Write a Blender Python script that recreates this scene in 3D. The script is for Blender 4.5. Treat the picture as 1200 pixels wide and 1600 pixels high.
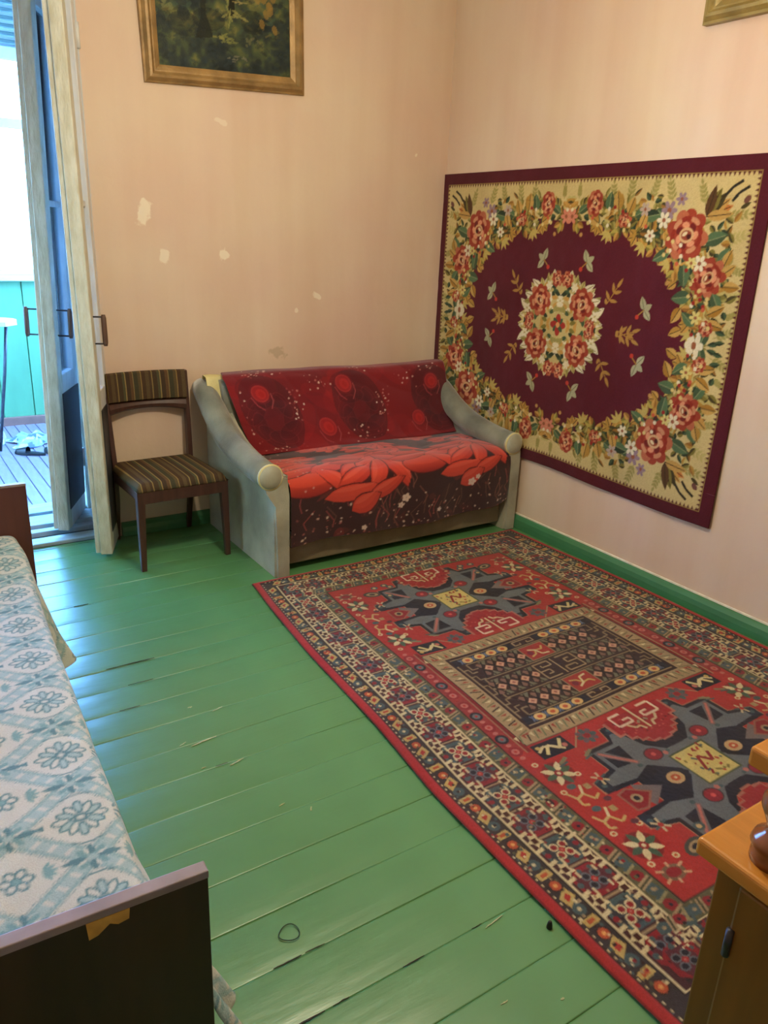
import bpy, bmesh, math, random
import numpy as np
from mathutils import Vector, Matrix

for o in list(bpy.data.objects):
    bpy.data.objects.remove(o, do_unlink=True)
scene = bpy.context.scene
C = scene.collection
random.seed(7)
rng = np.random.default_rng(11)
R = math.radians

# ------------------------------------------------------------------ camera
YAW, PITCH, ROLL = R(33.78), R(19.435), R(2.34)
fwd = Vector((math.sin(YAW) * math.cos(PITCH), math.cos(YAW) * math.cos(PITCH), -math.sin(PITCH)))
r0 = Vector((math.cos(YAW), -math.sin(YAW), 0))
u0 = r0.cross(fwd)
rv = r0 * math.cos(ROLL) + u0 * math.sin(ROLL)
uv = -r0 * math.sin(ROLL) + u0 * math.cos(ROLL)
cam_d = bpy.data.cameras.new('camera')
cam_d.sensor_fit = 'HORIZONTAL'
cam_d.sensor_width = 36.0
cam_d.lens = 36.0 * 1215.7 / 1200.0
cam_d.clip_start = 0.02
cam = bpy.data.objects.new('camera', cam_d)
C.objects.link(cam)
mw = Matrix.Identity(4)
for i in range(3):
    mw[i][0] = rv[i]; mw[i][1] = uv[i]; mw[i][2] = -fwd[i]
mw[0][3], mw[1][3], mw[2][3] = 0.0, 0.0, 1.55
cam.matrix_world = mw
scene.camera = cam

# ------------------------------------------------------------------ world and lamps
world = bpy.data.worlds.new('world'); scene.world = world
world.use_nodes = True
bg = world.node_tree.nodes['Background']
bg.inputs[0].default_value = (0.20, 0.47, 1.0, 1)
bg.inputs[1].default_value = 52.0
vs = scene.view_settings
vs.view_transform = 'Standard'; vs.look = 'None'; vs.gamma = 1.0; vs.use_curve_mapping = False
vs.exposure = 0.08


def lamp(name, loc, power, color, radius):
    l = bpy.data.lights.new(name, 'POINT')
    l.energy = power; l.color = color; l.shadow_soft_size = radius
    o = bpy.data.objects.new(name, l); o.location = loc
    C.objects.link(o)
    return o


lamp('ceiling_lamp_light', (1.22, 1.85, 2.38), 88.0, (1.0, 0.86, 0.63), 0.055)

# ------------------------------------------------------------------ helpers


def lin(c):
    c = np.asarray(c, float) / 255.0
    return np.where(c <= 0.04045, c / 12.92, ((c + 0.055) / 1.055) ** 2.4)


def L4(c):
    v = lin(c); return (float(v[0]), float(v[1]), float(v[2]), 1.0)


def nt(m):
    m.use_nodes = True
    t = m.node_tree
    return t, t.nodes, t.links, t.nodes['Principled BSDF']


def mat(name, col, rough=0.6, var=0.12, scale=8.0, stretch=(1, 1, 1), bump=0.0, bscale=60.0, metal=0.0,
        sheen=0.0, spec=0.5, col2=None):
    """procedural material: colour with noise variation (object coordinates) and a fine bump"""
    m = bpy.data.materials.new(name)
    t, N, K, P = nt(m)
    tc = N.new('ShaderNodeTexCoord'); mp = N.new('ShaderNodeMapping')
    mp.inputs['Scale'].default_value = stretch
    K.new(tc.outputs['Object'], mp.inputs['Vector'])
    n = N.new('ShaderNodeTexNoise'); n.inputs['Scale'].default_value = scale; n.inputs['Detail'].default_value = 6
    K.new(mp.outputs['Vector'], n.inputs['Vector'])
    rp = N.new('ShaderNodeValToRGB')
    c = np.array(L4(col)[:3])
    d = np.array(L4(col2)[:3]) if col2 is not None else c * (1 - var)
    e = c if col2 is not None else np.minimum(c * (1 + var), 1)
    rp.color_ramp.elements[0].position = 0.33; rp.color_ramp.elements[1].position = 0.67
    rp.color_ramp.elements[0].color = (*d, 1); rp.color_ramp.elements[1].color = (*e, 1)
    K.new(n.outputs['Fac'], rp.inputs['Fac']); K.new(rp.outputs['Color'], P.inputs['Base Color'])
    P.inputs['Roughness'].default_value = rough
    P.inputs['Metallic'].default_value = metal
    P.inputs['Specular IOR Level'].default_value = spec
    if sheen:
        P.inputs['Sheen Weight'].default_value = sheen
        P.inputs['Sheen Roughness'].default_value = 0.4
    if bump:
        b = N.new('ShaderNodeBump'); b.inputs['Strength'].default_value = bump; b.inputs['Distance'].default_value = 0.01
        n2 = N.new('ShaderNodeTexNoise'); n2.inputs['Scale'].default_value = bscale; n2.inputs['Detail'].default_value = 4
        K.new(mp.outputs['Vector'], n2.inputs['Vector']); K.new(n2.outputs['Fac'], b.inputs['Height'])
        K.new(b.outputs['Normal'], P.inputs['Normal'])
    return m


def mat_print(name, rough=0.95, bump=0.25, bscale=350.0, sheen=0.15):
    """woven or printed cloth: colours come from the mesh, fibres from noise"""
    m = bpy.data.materials.new(name)
    t, N, K, P = nt(m)
    a = N.new('ShaderNodeVertexColor'); a.layer_name = 'Col'
    tc = N.new('ShaderNodeTexCoord')
    n = N.new('ShaderNodeTexNoise'); n.inputs['Scale'].default_value = 420; n.inputs['Detail'].default_value = 2
    K.new(tc.outputs['Object'], n.inputs['Vector'])
    mx = N.new('ShaderNodeMix'); mx.data_type = 'RGBA'; mx.blend_type = 'MULTIPLY'; mx.inputs[0].default_value = 0.35
    K.new(a.outputs['Color'], mx.inputs[6]); K.new(n.outputs['Fac'], mx.inputs[7])
    g = N.new('ShaderNodeGamma'); g.inputs[1].default_value = 1.0
    K.new(mx.outputs[2], g.inputs[0]); K.new(g.outputs[0], P.inputs['Base Color'])
    P.inputs['Roughness'].default_value = rough
    P.inputs['Specular IOR Level'].default_value = 0.15
    P.inputs['Sheen Weight'].default_value = sheen
    b = N.new('ShaderNodeBump'); b.inputs['Strength'].default_value = bump; b.inputs['Distance'].default_value = 0.004
    n2 = N.new('ShaderNodeTexNoise'); n2.inputs['Scale'].default_value = bscale
    K.new(tc.outputs['Object'], n2.inputs['Vector']); K.new(n2.outputs['Fac'], b.inputs['Height'])
    K.new(b.outputs['Normal'], P.inputs['Normal'])
    return m


def glass(name, tint=(0.85, 0.93, 1.0)):
    m = bpy.data.materials.new(name)
    t, N, K, P = nt(m)
    N.remove(P)
    tr = N.new('ShaderNodeBsdfTransparent'); tr.inputs[0].default_value = (*tint, 1)
    gl = N.new('ShaderNodeBsdfGlossy'); gl.inputs['Roughness'].default_value = 0.05
    fr = N.new('ShaderNodeFresnel'); fr.inputs['IOR'].default_value = 1.45
    n = N.new('ShaderNodeTexNoise'); n.inputs['Scale'].default_value = 3
    mx = N.new('ShaderNodeMixShader')
    K.new(fr.outputs[0], mx.inputs[0]); K.new(tr.outputs[0], mx.inputs[1]); K.new(gl.outputs[0], mx.inputs[2])
    K.new(mx.outputs[0], N['Material Output'].inputs['Surface'])
    return m


def link(name, me, m=None, parent=None, smooth=False):
    o = bpy.data.objects.new(name, me)
    C.objects.link(o)
    if m is not None and not me.materials:
        me.materials.append(m)
    if parent is not None:
        o.parent = parent
    if smooth and len(me.polygons):
        me.polygons.foreach_set('use_smooth', [True] * len(me.polygons))
    return o


def from_bm(name, bm, m, parent=None, smooth=False):
    me = bpy.data.meshes.new(name)
    bmesh.ops.recalc_face_normals(bm, faces=bm.faces[:])
    bm.to_mesh(me); bm.free()
    return link(name, me, m, parent, smooth)


def tag(o, label, cat, group=None):
    o['label'] = label; o['category'] = cat
    if group: o['group'] = group
    return o


def struct(o):
    o['kind'] = 'structure'; return o


def empty(name, loc=(0, 0, 0), rz=0.0):
    o = bpy.data.objects.new(name, None); C.objects.link(o)
    o.location = loc; o.rotation_euler = (0, 0, rz); o.empty_display_size = 0.1
    return o


def bm_box(bm, x0, x1, y0, y1, z0, z1, bev=0.0, seg=2):
    vs_ = [bm.verts.new(p) for p in ((x0, y0, z0), (x1, y0, z0), (x1, y1, z0), (x0, y1, z0),
                                     (x0, y0, z1), (x1, y0, z1), (x1, y1, z1), (x0, y1, z1))]
    fs = [bm.faces.new([vs_[i] for i in f]) for f in ((3, 2, 1, 0), (4, 5, 6, 7), (0, 1, 5, 4), (1, 2, 6, 5), (2, 3, 7, 6), (3, 0, 4, 7))]
    if bev:
        es = list({e for f in fs for e in f.edges})
        bmesh.ops.bevel(bm, geom=es, offset=bev, segments=seg, profile=0.5, affect='EDGES')


def box(name, x0, x1, y0, y1, z0, z1, m, parent=None, bev=0.003, seg=2, smooth=False):
    bm = bmesh.new(); bm_box(bm, x0, x1, y0, y1, z0, z1, bev, seg)
    return from_bm(name, bm, m, parent, smooth)


def bm_tube(bm, pts, rad, n=10, cap=True, squash=None):
    """tube along points; rad scalar or list"""
    pts = [Vector(p) for p in pts]
    if not hasattr(rad, '__len__'): rad = [rad] * len(pts)
    rings = []
    ref = None
    for i, p in enumerate(pts):
        d = (pts[min(i + 1, len(pts) - 1)] - pts[max(i - 1, 0)]).normalized()
        if ref is None:
            ref = Vector((0, 0, 1)) if abs(d.z) < 0.9 else Vector((1, 0, 0))
        a = (ref - d * ref.dot(d)).normalized(); b = d.cross(a); ref = a
        sa, sb = squash if squash else (1, 1)
        rings.append([bm.verts.new(p + (a * math.cos(2 * math.pi * k / n) * sa + b * math.sin(2 * math.pi * k / n) * sb) * rad[i]) for k in range(n)])
    for i in range(len(rings) - 1):
        for k in range(n):
            bm.faces.new((rings[i][k], rings[i][(k + 1) % n], rings[i + 1][(k + 1) % n], rings[i + 1][k]))
    if cap:
        bm.faces.new(rings[0]); bm.faces.new(rings[-1])


def tube(name, pts, rad, m, parent=None, n=10, squash=None, smooth=True):
    bm = bmesh.new(); bm_tube(bm, pts, rad, n, True, squash)
    return from_bm(name, bm, m, parent, smooth)


def bm_bar(bm, p, q, a0, b0, a1=None, b1=None, ref=(0, 1, 0)):
    """tapered square bar from p to q; a along ref-ish axis"""
    p, q = Vector(p), Vector(q)
    a1 = a0 if a1 is None else a1; b1 = b0 if b1 is None else b1
    d = (q - p).normalized(); rf = Vector(ref)
    a = (rf - d * rf.dot(d)).normalized(); b = d.cross(a)
    r = []
    for c, sa, sb in ((p, a0, b0), (q, a1, b1)):
        r.append([bm.verts.new(c + a * sa * i / 2 + b * sb * j / 2) for i, j in ((-1, -1), (1, -1), (1, 1), (-1, 1))])
    for k in range(4):
        bm.faces.new((r[0][k], r[0][(k + 1) % 4], r[1][(k + 1) % 4], r[1][k]))
    bm.faces.new(r[0][::-1]); bm.faces.new(r[1])
    bmesh.ops.bevel(bm, geom=bm.edges[:], offset=0.003, segments=2, profile=0.5, affect='EDGES')


def bar(name, p, q, a0, b0, m, parent=None, a1=None, b1=None, ref=(0, 1, 0)):
    bm = bmesh.new(); bm_bar(bm, p, q, a0, b0, a1, b1, ref)
    return from_bm(name, bm, m, parent)


def lathe(name, prof, m, parent=None, n=24, loc=(0, 0, 0)):
    bm = bmesh.new(); rings = []
    for r, z in prof:
        rings.append([bm.verts.new((loc[0] + r * math.cos(2 * math.pi * k / n), loc[1] + r * math.sin(2 * math.pi * k / n), loc[2] + z)) for k in range(n)])
    for i in range(len(rings) - 1):
        for k in range(n):
            bm.faces.new((rings[i][k], rings[i][(k + 1) % n], rings[i + 1][(k + 1) % n], rings[i + 1][k]))
    bm.faces.new(rings[0]); bm.faces.new(rings[-1])
    return from_bm(name, bm, m, parent, True)


def extrude_profile(name, prof, axis, a0, a1, m, parent=None, bev=0.0, smooth=False):
    """closed polygon profile extruded along an axis: axis 'x' -> prof is (y,z), 'y' -> (x,z), 'z' -> (x,y)"""
    bm = bmesh.new()
    f = {'x': lambda p, a: (a, p[0], p[1]), 'y': lambda p, a: (p[0], a, p[1]), 'z': lambda p, a: (p[0], p[1], a)}[axis]
    A = [bm.verts.new(f(p, a0)) for p in prof]; B = [bm.verts.new(f(p, a1)) for p in prof]
    n = len(prof)
    for i in range(n):
        bm.faces.new((A[i], A[(i + 1) % n], B[(i + 1) % n], B[i]))
    bm.faces.new(A[::-1]); bm.faces.new(B)
    if bev:
        bmesh.ops.bevel(bm, geom=[e for e in bm.edges if len(e.link_faces) == 2 and e.calc_face_angle(0) > 0.6], offset=bev, segments=2, profile=0.5, affect='EDGES')
    return from_bm(name, bm, m, parent, smooth)


def sheet(name, P, col, m, parent=None, rim=None, smooth=True):
    """P: (nv,nu,3) points of a cloth; col: (nv,nu,3) linear colours; rim: (3,) offset of a turned-down edge"""
    nv, nu = P.shape[:2]
    V = P.reshape(-1, 3); K = col.reshape(-1, 3)
    idx = np.arange(nv * nu).reshape(nv, nu)
    F = np.stack([idx[:-1, :-1], idx[:-1, 1:], idx[1:, 1:], idx[1:, :-1]], -1).reshape(-1, 4)
    if rim is not None:
        loop = np.concatenate([idx[0, :], idx[1:, -1], idx[-1, -2::-1], idx[-2:0, 0]])
        rimv = V[loop] + (np.asarray(rim) if np.ndim(rim) == 1 else rim)
        base = len(V); n = len(loop)
        V = np.concatenate([V, rimv]); K = np.concatenate([K, K[loop]])
        b = base + np.arange(n)
        F2 = np.stack([np.roll(loop, -1), loop, b, np.roll(b, -1)], -1)
        F = np.concatenate([F, F2])
    me = bpy.data.meshes.new(name)
    me.vertices.add(len(V)); me.vertices.foreach_set('co', V.astype(np.float32).ravel())
    nf = len(F)
    me.loops.add(nf * 4); me.polygons.add(nf)
    me.loops.foreach_set('vertex_index', F.astype(np.int32).ravel())
    me.polygons.foreach_set('loop_start', (np.arange(nf) * 4).astype(np.int32))
    me.update(calc_edges=True)
    ca = me.color_attributes.new('Col', 'FLOAT_COLOR', 'POINT')
    rgba = np.ones((len(V), 4), np.float32); rgba[:, :3] = K
    ca.data.foreach_set('color', rgba.ravel())
    if smooth:
        me.polygons.foreach_set('use_smooth', np.ones(nf, bool))
    return link(name, me, m, parent)


class Canvas:
    """flat design drawn in metres, origin at the centre, x right, y up"""

    def __init__(s, w, h, px, col):
        s.w, s.h, s.px = w, h, px
        s.nx, s.ny = int(round(w / px)), int(round(h / px))
        s.a = np.empty((s.ny, s.nx, 3), np.float32); s.a[:] = col
        s.X = (np.arange(s.nx) + 0.5) * px - w / 2; s.Y = (np.arange(s.ny) + 0.5) * px - h / 2
        s.mir = [(1, 1)]

    def _box(s, x0, x1, y0, y1):
        i0 = max(int((x0 + s.w / 2) / s.px) - 1, 0); i1 = min(int((x1 + s.w / 2) / s.px) + 2, s.nx)
        j0 = max(int((y0 + s.h / 2) / s.px) - 1, 0); j1 = min(int((y1 + s.h / 2) / s.px) + 2, s.ny)
        if i0 >= i1 or j0 >= j1: return None
        return (slice(j0, j1), slice(i0, i1)), s.X[None, i0:i1], s.Y[j0:j1, None]

    def _put(s, sl, mask, col, al=1.0):
        v = s.a[sl]
        v[mask] = v[mask] * (1 - al) + np.asarray(col, np.float32) * al

    def rect(s, x0, x1, y0, y1, col, al=1.0):
        for sx, sy in s.mir:
            a0, a1 = sorted((x0 * sx, x1 * sx)); b0, b1 = sorted((y0 * sy, y1 * sy))
            g = s._box(a0, a1, b0, b1)
            if g: s._put(g[0], (g[1] >= a0) & (g[1] < a1) & (g[2] >= b0) & (g[2] < b1), col, al)

    def poly(s, pts, col, al=1.0):
        for sx, sy in s.mir:
            p = [(x * sx, y * sy) for x, y in pts]
            xs = [q[0] for q in p]; ys = [q[1] for q in p]
            g = s._box(min(xs), max(xs), min(ys), max(ys))
            if not g: continue
            sl, X, Y = g
            ins = np.zeros((Y.shape[0], X.shape[1]), bool)
            for i in range(len(p)):
                (xa, ya), (xb, yb) = p[i], p[i - 1]
                if ya == yb: continue
                ins ^= ((ya > Y) != (yb > Y)) & (X < (xb - xa) * (Y - ya) / (yb - ya) + xa)
            s._put(sl, ins, col, al)

    def ell(s, cx, cy, rx, ry, col, ang=0.0, al=1.0, r0=0.0, col2=None):
        for sx, sy in s.mir:
            x, y, t = cx * sx, cy * sy, ang * sx * sy
            r = max(rx, ry)
            g = s._box(x - r, x + r, y - r, y + r)
            if not g: continue
            sl, X, Y = g
            c, n = math.cos(t), math.sin(t)
            dx, dy = X - x, Y - y
            A, B = (dx * c + dy * n) / rx, (-dx * n + dy * c) / ry
            q = A * A + B * B
            msk = (q <= 1) & (q >= r0 * r0)
            if col2 is not None:
                k = np.clip(0.5 + 0.5 * B, 0, 1)[..., None]
                cc = np.asarray(col, np.float32) * (1 - k) + np.asarray(col2, np.float32) * k
                v = s.a[sl]; v[msk] = v[msk] * (1 - al) + cc[msk] * al
            else:
                s._put(sl, msk, col, al)

    def leaf(s, x, y, ln, wd, ang, col, vein=None, half=None):
        """pointed leaf starting at x,y"""
        c, n = math.cos(ang), math.sin(ang)
        up = [(k, wd * 0.5 * math.sin(math.pi * k ** 0.8) ** 0.9) for k in (0, .15, .3, .5, .7, .85, 1)]
        pts = [(x + k * ln * c - w * n, y + k * ln * n + w * c) for k, w in up] + [(x + k * ln * c + w * n, y + k * ln * n - w * c) for k, w in up[::-1]]
        s.poly(pts, col)
        if half is not None:
            s.poly(pts[:7], half)
        if vein is not None:
            s.line((x, y), (x + ln * c * .9, y + ln * n * .9), s.px * 2, vein)

    def line(s, p, q, w, col):
        dx, dy = q[0] - p[0], q[1] - p[1]; l = math.hypot(dx, dy) or 1
        ox, oy = -dy / l * w / 2, dx / l * w / 2
        s.poly([(p[0] + ox, p[1] + oy), (q[0] + ox, q[1] + oy), (q[0] - ox, q[1] - oy), (p[0] - ox, p[1] - oy)], col)

    def path(s, pts, w, col):
        for a, b in zip(pts[:-1], pts[1:]): s.line(a, b, w, col)

    def down(s, k=2):
        ny, nx = s.ny // k * k, s.nx // k * k
        return s.a[:ny, :nx].reshape(ny // k, k, nx // k, k, 3).mean((1, 3))


def vnoise(ny, nx, cell, seed):
    """smooth value noise on a grid, 0..1"""
    g = np.random.default_rng(seed)
    gy, gx = int(ny / cell) + 3, int(nx / cell) + 3
    t = g.random((gy, gx))
    y = np.arange(ny) / cell; x = np.arange(nx) / cell
    yi, xi = y.astype(int), x.astype(int)
    fy = (y - yi)[:, None]; fx = (x - xi)[None, :]
    fy = fy * fy * (3 - 2 * fy); fx = fx * fx * (3 - 2 * fx)
    return (t[yi][:, xi] * (1 - fy) * (1 - fx) + t[yi][:, xi + 1] * (1 - fy) * fx + t[yi + 1][:, xi] * fy * (1 - fx) + t[yi + 1][:, xi + 1] * fy * fx)


# ------------------------------------------------------------------ materials
XR, YB, ZC = 3.0, 3.97, 2.98     # right wall, back wall, ceiling


def wall_mat(name, patches=()):
    m = bpy.data.materials.new(name)
    t, N, K, P = nt(m)
    tc = N.new('ShaderNodeTexCoord')
    n1 = N.new('ShaderNodeTexNoise'); n1.inputs['Scale'].default_value = 1.7; n1.inputs['Detail'].default_value = 7
    K.new(tc.outputs['Object'], n1.inputs['Vector'])
    mp = N.new('ShaderNodeMapping'); mp.inputs['Scale'].default_value = (5.5, 5.5, 0.5)
    K.new(tc.outputs['Object'], mp.inputs['Vector'])
    n2 = N.new('ShaderNodeTexNoise'); n2.inputs['Scale'].default_value = 1.0; n2.inputs['Detail'].default_value = 7
    K.new(mp.outputs[0], n2.inputs['Vector'])
    rp = N.new('ShaderNodeValToRGB')
    rp.color_ramp.elements[0].position = 0.3; rp.color_ramp.elements[1].position = 0.7
    rp.color_ramp.elements[0].color = L4((214, 187, 166)); rp.color_ramp.elements[1].color = L4((219, 201, 176))
    K.new(n1.outputs['Fac'], rp.inputs['Fac'])
    rp2 = N.new('ShaderNodeValToRGB')
    rp2.color_ramp.elements[0].position = 0.3; rp2.color_ramp.elements[1].position = 0.7
    rp2.color_ramp.elements[0].color = L4((246, 241, 236)); rp2.color_ramp.elements[1].color = (1, 1, 1, 1)
    K.new(n2.outputs['Fac'], rp2.inputs['Fac'])
    mx = N.new('ShaderNodeMix'); mx.data_type = 'RGBA'; mx.blend_type = 'MULTIPLY'; mx.inputs[0].default_value = 1
    K.new(rp.outputs['Color'], mx.inputs[6]); K.new(rp2.outputs['Color'], mx.inputs[7])
    cur = mx.outputs[2]
    nz = N.new('ShaderNodeTexNoise'); nz.inputs['Scale'].default_value = 28; nz.inputs['Detail'].default_value = 3
    K.new(tc.outputs['Object'], nz.inputs['Vector'])
    for (px, pz, rx, rz, col, st) in patches:
        # a flaked patch with a ragged outline
        sp = N.new('ShaderNodeMapping'); sp.vector_type = 'TEXTURE'
        sp.inputs['Location'].default_value = (px, YB, pz); sp.inputs['Scale'].default_value = (rx, 10, rz)
        sp.inputs['Rotation'].default_value = (0, 0.25, 0)
        K.new(tc.outputs['Object'], sp.inputs['Vector'])
        ln = N.new('ShaderNodeVectorMath'); ln.operation = 'LENGTH'
        K.new(sp.outputs[0], ln.inputs[0])
        ad = N.new('ShaderNodeMath'); ad.operation = 'MULTIPLY_ADD'; ad.inputs[1].default_value = 2.4; ad.inputs[2].default_value = -1.2
        K.new(nz.outputs['Fac'], ad.inputs[0])
        su = N.new('ShaderNodeMath'); su.operation = 'ADD'
        K.new(ln.outputs['Value'], su.inputs[0]); K.new(ad.outputs[0], su.inputs[1])
        mr = N.new('ShaderNodeMapRange'); mr.inputs['From Min'].default_value = 1.1; mr.inputs['From Max'].default_value = 0.75
        mr.inputs['To Min'].default_value = 0; mr.inputs['To Max'].default_value = st
        K.new(su.outputs[0], mr.inputs['Value'])
        m2 = N.new('ShaderNodeMix'); m2.data_type = 'RGBA'
        K.new(mr.outputs[0], m2.inputs[0]); K.new(cur, m2.inputs[6]); m2.inputs[7].default_value = L4(col)
        cur = m2.outputs[2]
    K.new(cur, P.inputs['Base Color'])
    P.inputs['Roughness'].default_value = 0.62
    P.inputs['Specular IOR Level'].default_value = 0.25
    b = N.new('ShaderNodeBump'); b.inputs['Strength'].default_value = 0.22; b.inputs['Distance'].default_value = 0.02
    n3 = N.new('ShaderNodeTexNoise'); n3.inputs['Scale'].default_value = 7; n3.inputs['Detail'].default_value = 7
    K.new(tc.outputs['Object'], n3.inputs['Vector']); K.new(n3.outputs['Fac'], b.inputs['Height'])
    K.new(b.outputs['Normal'], P.inputs['Normal'])
    return m


CRM = (232, 222, 200)
M_wall = wall_mat('peach_wall_paint')
M_wall_b = wall_mat('peach_wall_paint_patched', [
    (1.205, 1.625, .030, .062, CRM, .9), (1.294, 1.425, .026, .036, CRM, .8), (1.604, 1.434, .022, .034, CRM, .9),
    (2.145, 1.228, .026, .016, CRM, .8), (2.018, 1.150, .010, .014, CRM, .8), (1.607, 2.05, .03, .014, CRM, .5),
    (2.775, 1.994, .010, .012, CRM, .7), (1.90, .925, .055, .03, (140, 122, 84), .35)])
M_ceil = mat('ceiling_whitewash', (236, 228, 214), 0.8, 0.04, 3)


def floor_mat():
    m = bpy.data.materials.new('green_floor_enamel')
    t, N, K, P = nt(m)
    tc = N.new('ShaderNodeTexCoord')
    oi = N.new('ShaderNodeObjectInfo')
    n1 = N.new('ShaderNodeTexNoise'); n1.inputs['Scale'].default_value = 3; n1.inputs['Detail'].default_value = 6
    K.new(tc.outputs['Object'], n1.inputs['Vector'])
    rp = N.new('ShaderNodeValToRGB')
    rp.color_ramp.elements[0].position = 0.3; rp.color_ramp.elements[1].position = 0.72
    rp.color_ramp.elements[0].color = L4((76, 126, 78)); rp.color_ramp.elements[1].color = L4((88, 141, 88))
    K.new(n1.outputs['Fac'], rp.inputs['Fac'])
    # dark scuffs
    n2 = N.new('ShaderNodeTexNoise'); n2.inputs['Scale'].default_value = 9; n2.inputs['Detail'].default_value = 8; n2.inputs['Roughness'].default_value = 0.7
    K.new(tc.outputs['Object'], n2.inputs['Vector'])
    mr = N.new('ShaderNodeMapRange'); mr.inputs['From Min'].default_value = 0.62; mr.inputs['From Max'].default_value = 0.8; mr.inputs['To Max'].default_value = 0.5
    K.new(n2.outputs['Fac'], mr.inputs['Value'])
    mx = N.new('ShaderNodeMix'); mx.data_type = 'RGBA'
    K.new(mr.outputs[0], mx.inputs[0]); K.new(rp.outputs[0], mx.inputs[6]); mx.inputs[7].default_value = L4((58, 88, 58))
    # pale chips
    mp = N.new('ShaderNodeMapping'); mp.inputs['Scale'].default_value = (9, 60, 1)
    K.new(tc.outputs['Object'], mp.inputs['Vector'])
    n3 = N.new('ShaderNodeTexNoise'); n3.inputs['Scale'].default_value = 1.3; n3.inputs['Detail'].default_value = 6; n3.inputs['Roughness'].default_value = 0.65
    K.new(mp.outputs[0], n3.inputs['Vector'])
    mr2 = N.new('ShaderNodeMapRange'); mr2.inputs['From Min'].default_value = 0.735; mr2.inputs['From Max'].default_value = 0.77
    K.new(n3.outputs['Fac'], mr2.inputs['Value'])
    mx2 = N.new('ShaderNodeMix'); mx2.data_type = 'RGBA'
    K.new(mr2.outputs[0], mx2.inputs[0]); K.new(mx.outputs[2], mx2.inputs[6]); mx2.inputs[7].default_value = L4((176, 176, 130))
    K.new(mx2.outputs[2], P.inputs['Base Color'])
    mr3 = N.new('ShaderNodeMapRange'); mr3.inputs['To Min'].default_value = 0.24; mr3.inputs['To Max'].default_value = 0.38
    K.new(n1.outputs['Fac'], mr3.inputs['Value']); K.new(mr3.outputs[0], P.inputs['Roughness'])
    P.inputs['Specular IOR Level'].default_value = 0.7
    b = N.new('ShaderNodeBump'); b.inputs['Strength'].default_value = 0.18; b.inputs['Distance'].default_value = 0.01
    mp2 = N.new('ShaderNodeMapping'); mp2.inputs['Scale'].default_value = (4, 24, 1)
    K.new(tc.outputs['Object'], mp2.inputs['Vector'])
    n4 = N.new('ShaderNodeTexNoise'); n4.inputs['Scale'].default_value = 1.0; n4.inputs['Detail'].default_value = 5
    K.new(mp2.outputs[0], n4.inputs['Vector']); K.new(n4.outputs['Fac'], b.inputs['Height'])
    K.new(b.outputs['Normal'], P.inputs['Normal'])
    return m


M_floor = floor_mat()
M_gap = mat('dark_seam_dirt', (52, 48, 36), 0.9, 0.3, 20)
M_chip = mat('bare_wood_chip', (170, 172, 130), 0.8, 0.15, 40)
M_skirt = mat('green_skirting_enamel', (62, 120, 80), 0.32, 0.08, 6, bump=0.1, bscale=20)
M_lime = mat('white_limewash_edge', (226, 220, 200), 0.8, 0.1, 30)
M_door = mat('chipped_cream_door_paint', (206, 206, 190), 0.55, 0.2, 7, (5, 5, 1.6), bump=0.5, bscale=18, col2=(182, 180, 158))
M_doorside = mat('pale_door_paint', (206, 208, 206), 0.45, 0.1, 6, (4, 4, 1), bump=0.2, bscale=25)
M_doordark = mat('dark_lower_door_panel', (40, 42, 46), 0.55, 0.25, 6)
M_reveal = mat('blue_white_reveal_paint', (186, 190, 190), 0.6, 0.1, 6, bump=0.2, bscale=12)
M_glass = glass('window_glass')
M_glass2 = glass('warm_tint_glass', (0.78, 0.66, 0.48))  # warm tint added to dim and warm the unseen window's blue daylight
M_grip = mat('brown_wood_grip', (84, 62, 50), 0.45, 0.25, 14, (1, 1, 0.3))
M_iron = mat('dark_iron', (70, 70, 76), 0.45, 0.15, 40, metal=0.7)
M_turq = mat('turquoise_board_paint', (98, 156, 112), 0.5, 0.1, 5, (1, 1, .4), bump=0.15, bscale=15)
M_vfloor = mat('grey_lilac_deck_paint', (134, 120, 134), 0.5, 0.12, 8, (6, 1, 1), bump=0.1, bscale=30)
M_vwin = mat('white_blue_window_paint', (226, 234, 242), 0.5, 0.06, 8)
M_vskirt = mat('red_brown_skirting', (138, 96, 84), 0.6, 0.15, 10)
M_sill = mat('worn_blue_threshold_paint', (150, 170, 172), 0.4, 0.2, 8, (1, 6, 1), bump=0.3, bscale=20)
M_silld = mat('dark_threshold_gap', (46, 62, 60), 0.7, 0.2, 8)
M_velour = mat('grey_green_velour', (152, 152, 134), 0.9, 0.32, 5, bump=0.25, bscale=160, sheen=0.6)
M_velour_d = mat('grey_velour_worn', (120, 123, 110), 0.9, 0.38, 5, bump=0.25, bscale=160, sheen=0.6)
M_panel = mat('beige_grey_base_cloth', (124, 114, 90), 0.9, 0.15, 9, bump=0.2, bscale=150)
M_yellow = mat('pale_yellow_cover_cloth', (206, 196, 140), 0.9, 0.12, 10, bump=0.2, bscale=120)
M_dwood = mat('dark_walnut_wood', (66, 40, 32), 0.42, 0.25, 5, (9, 9, .8), bump=0.05, bscale=30)
M_board = mat('dark_brown_veneer', (46, 28, 18), 0.5, 0.3, 3, (6, 6, .7))
M_board2 = mat('red_brown_veneer', (82, 46, 38), 0.5, 0.2, 3, (6, 6, .7))
M_edge = mat('worn_lilac_grey_edge', (132, 118, 118), 0.45, 0.2, 12)
M_raw = mat('bare_yellow_wood', (190, 146, 66), 0.8, 0.2, 30)
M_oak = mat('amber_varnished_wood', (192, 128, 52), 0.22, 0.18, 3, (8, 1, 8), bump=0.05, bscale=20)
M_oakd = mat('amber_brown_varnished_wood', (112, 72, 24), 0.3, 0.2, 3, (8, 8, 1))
M_post = mat('dark_turned_wood', (126, 72, 34), 0.2, 0.2, 6, (4, 4, 1))
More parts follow.
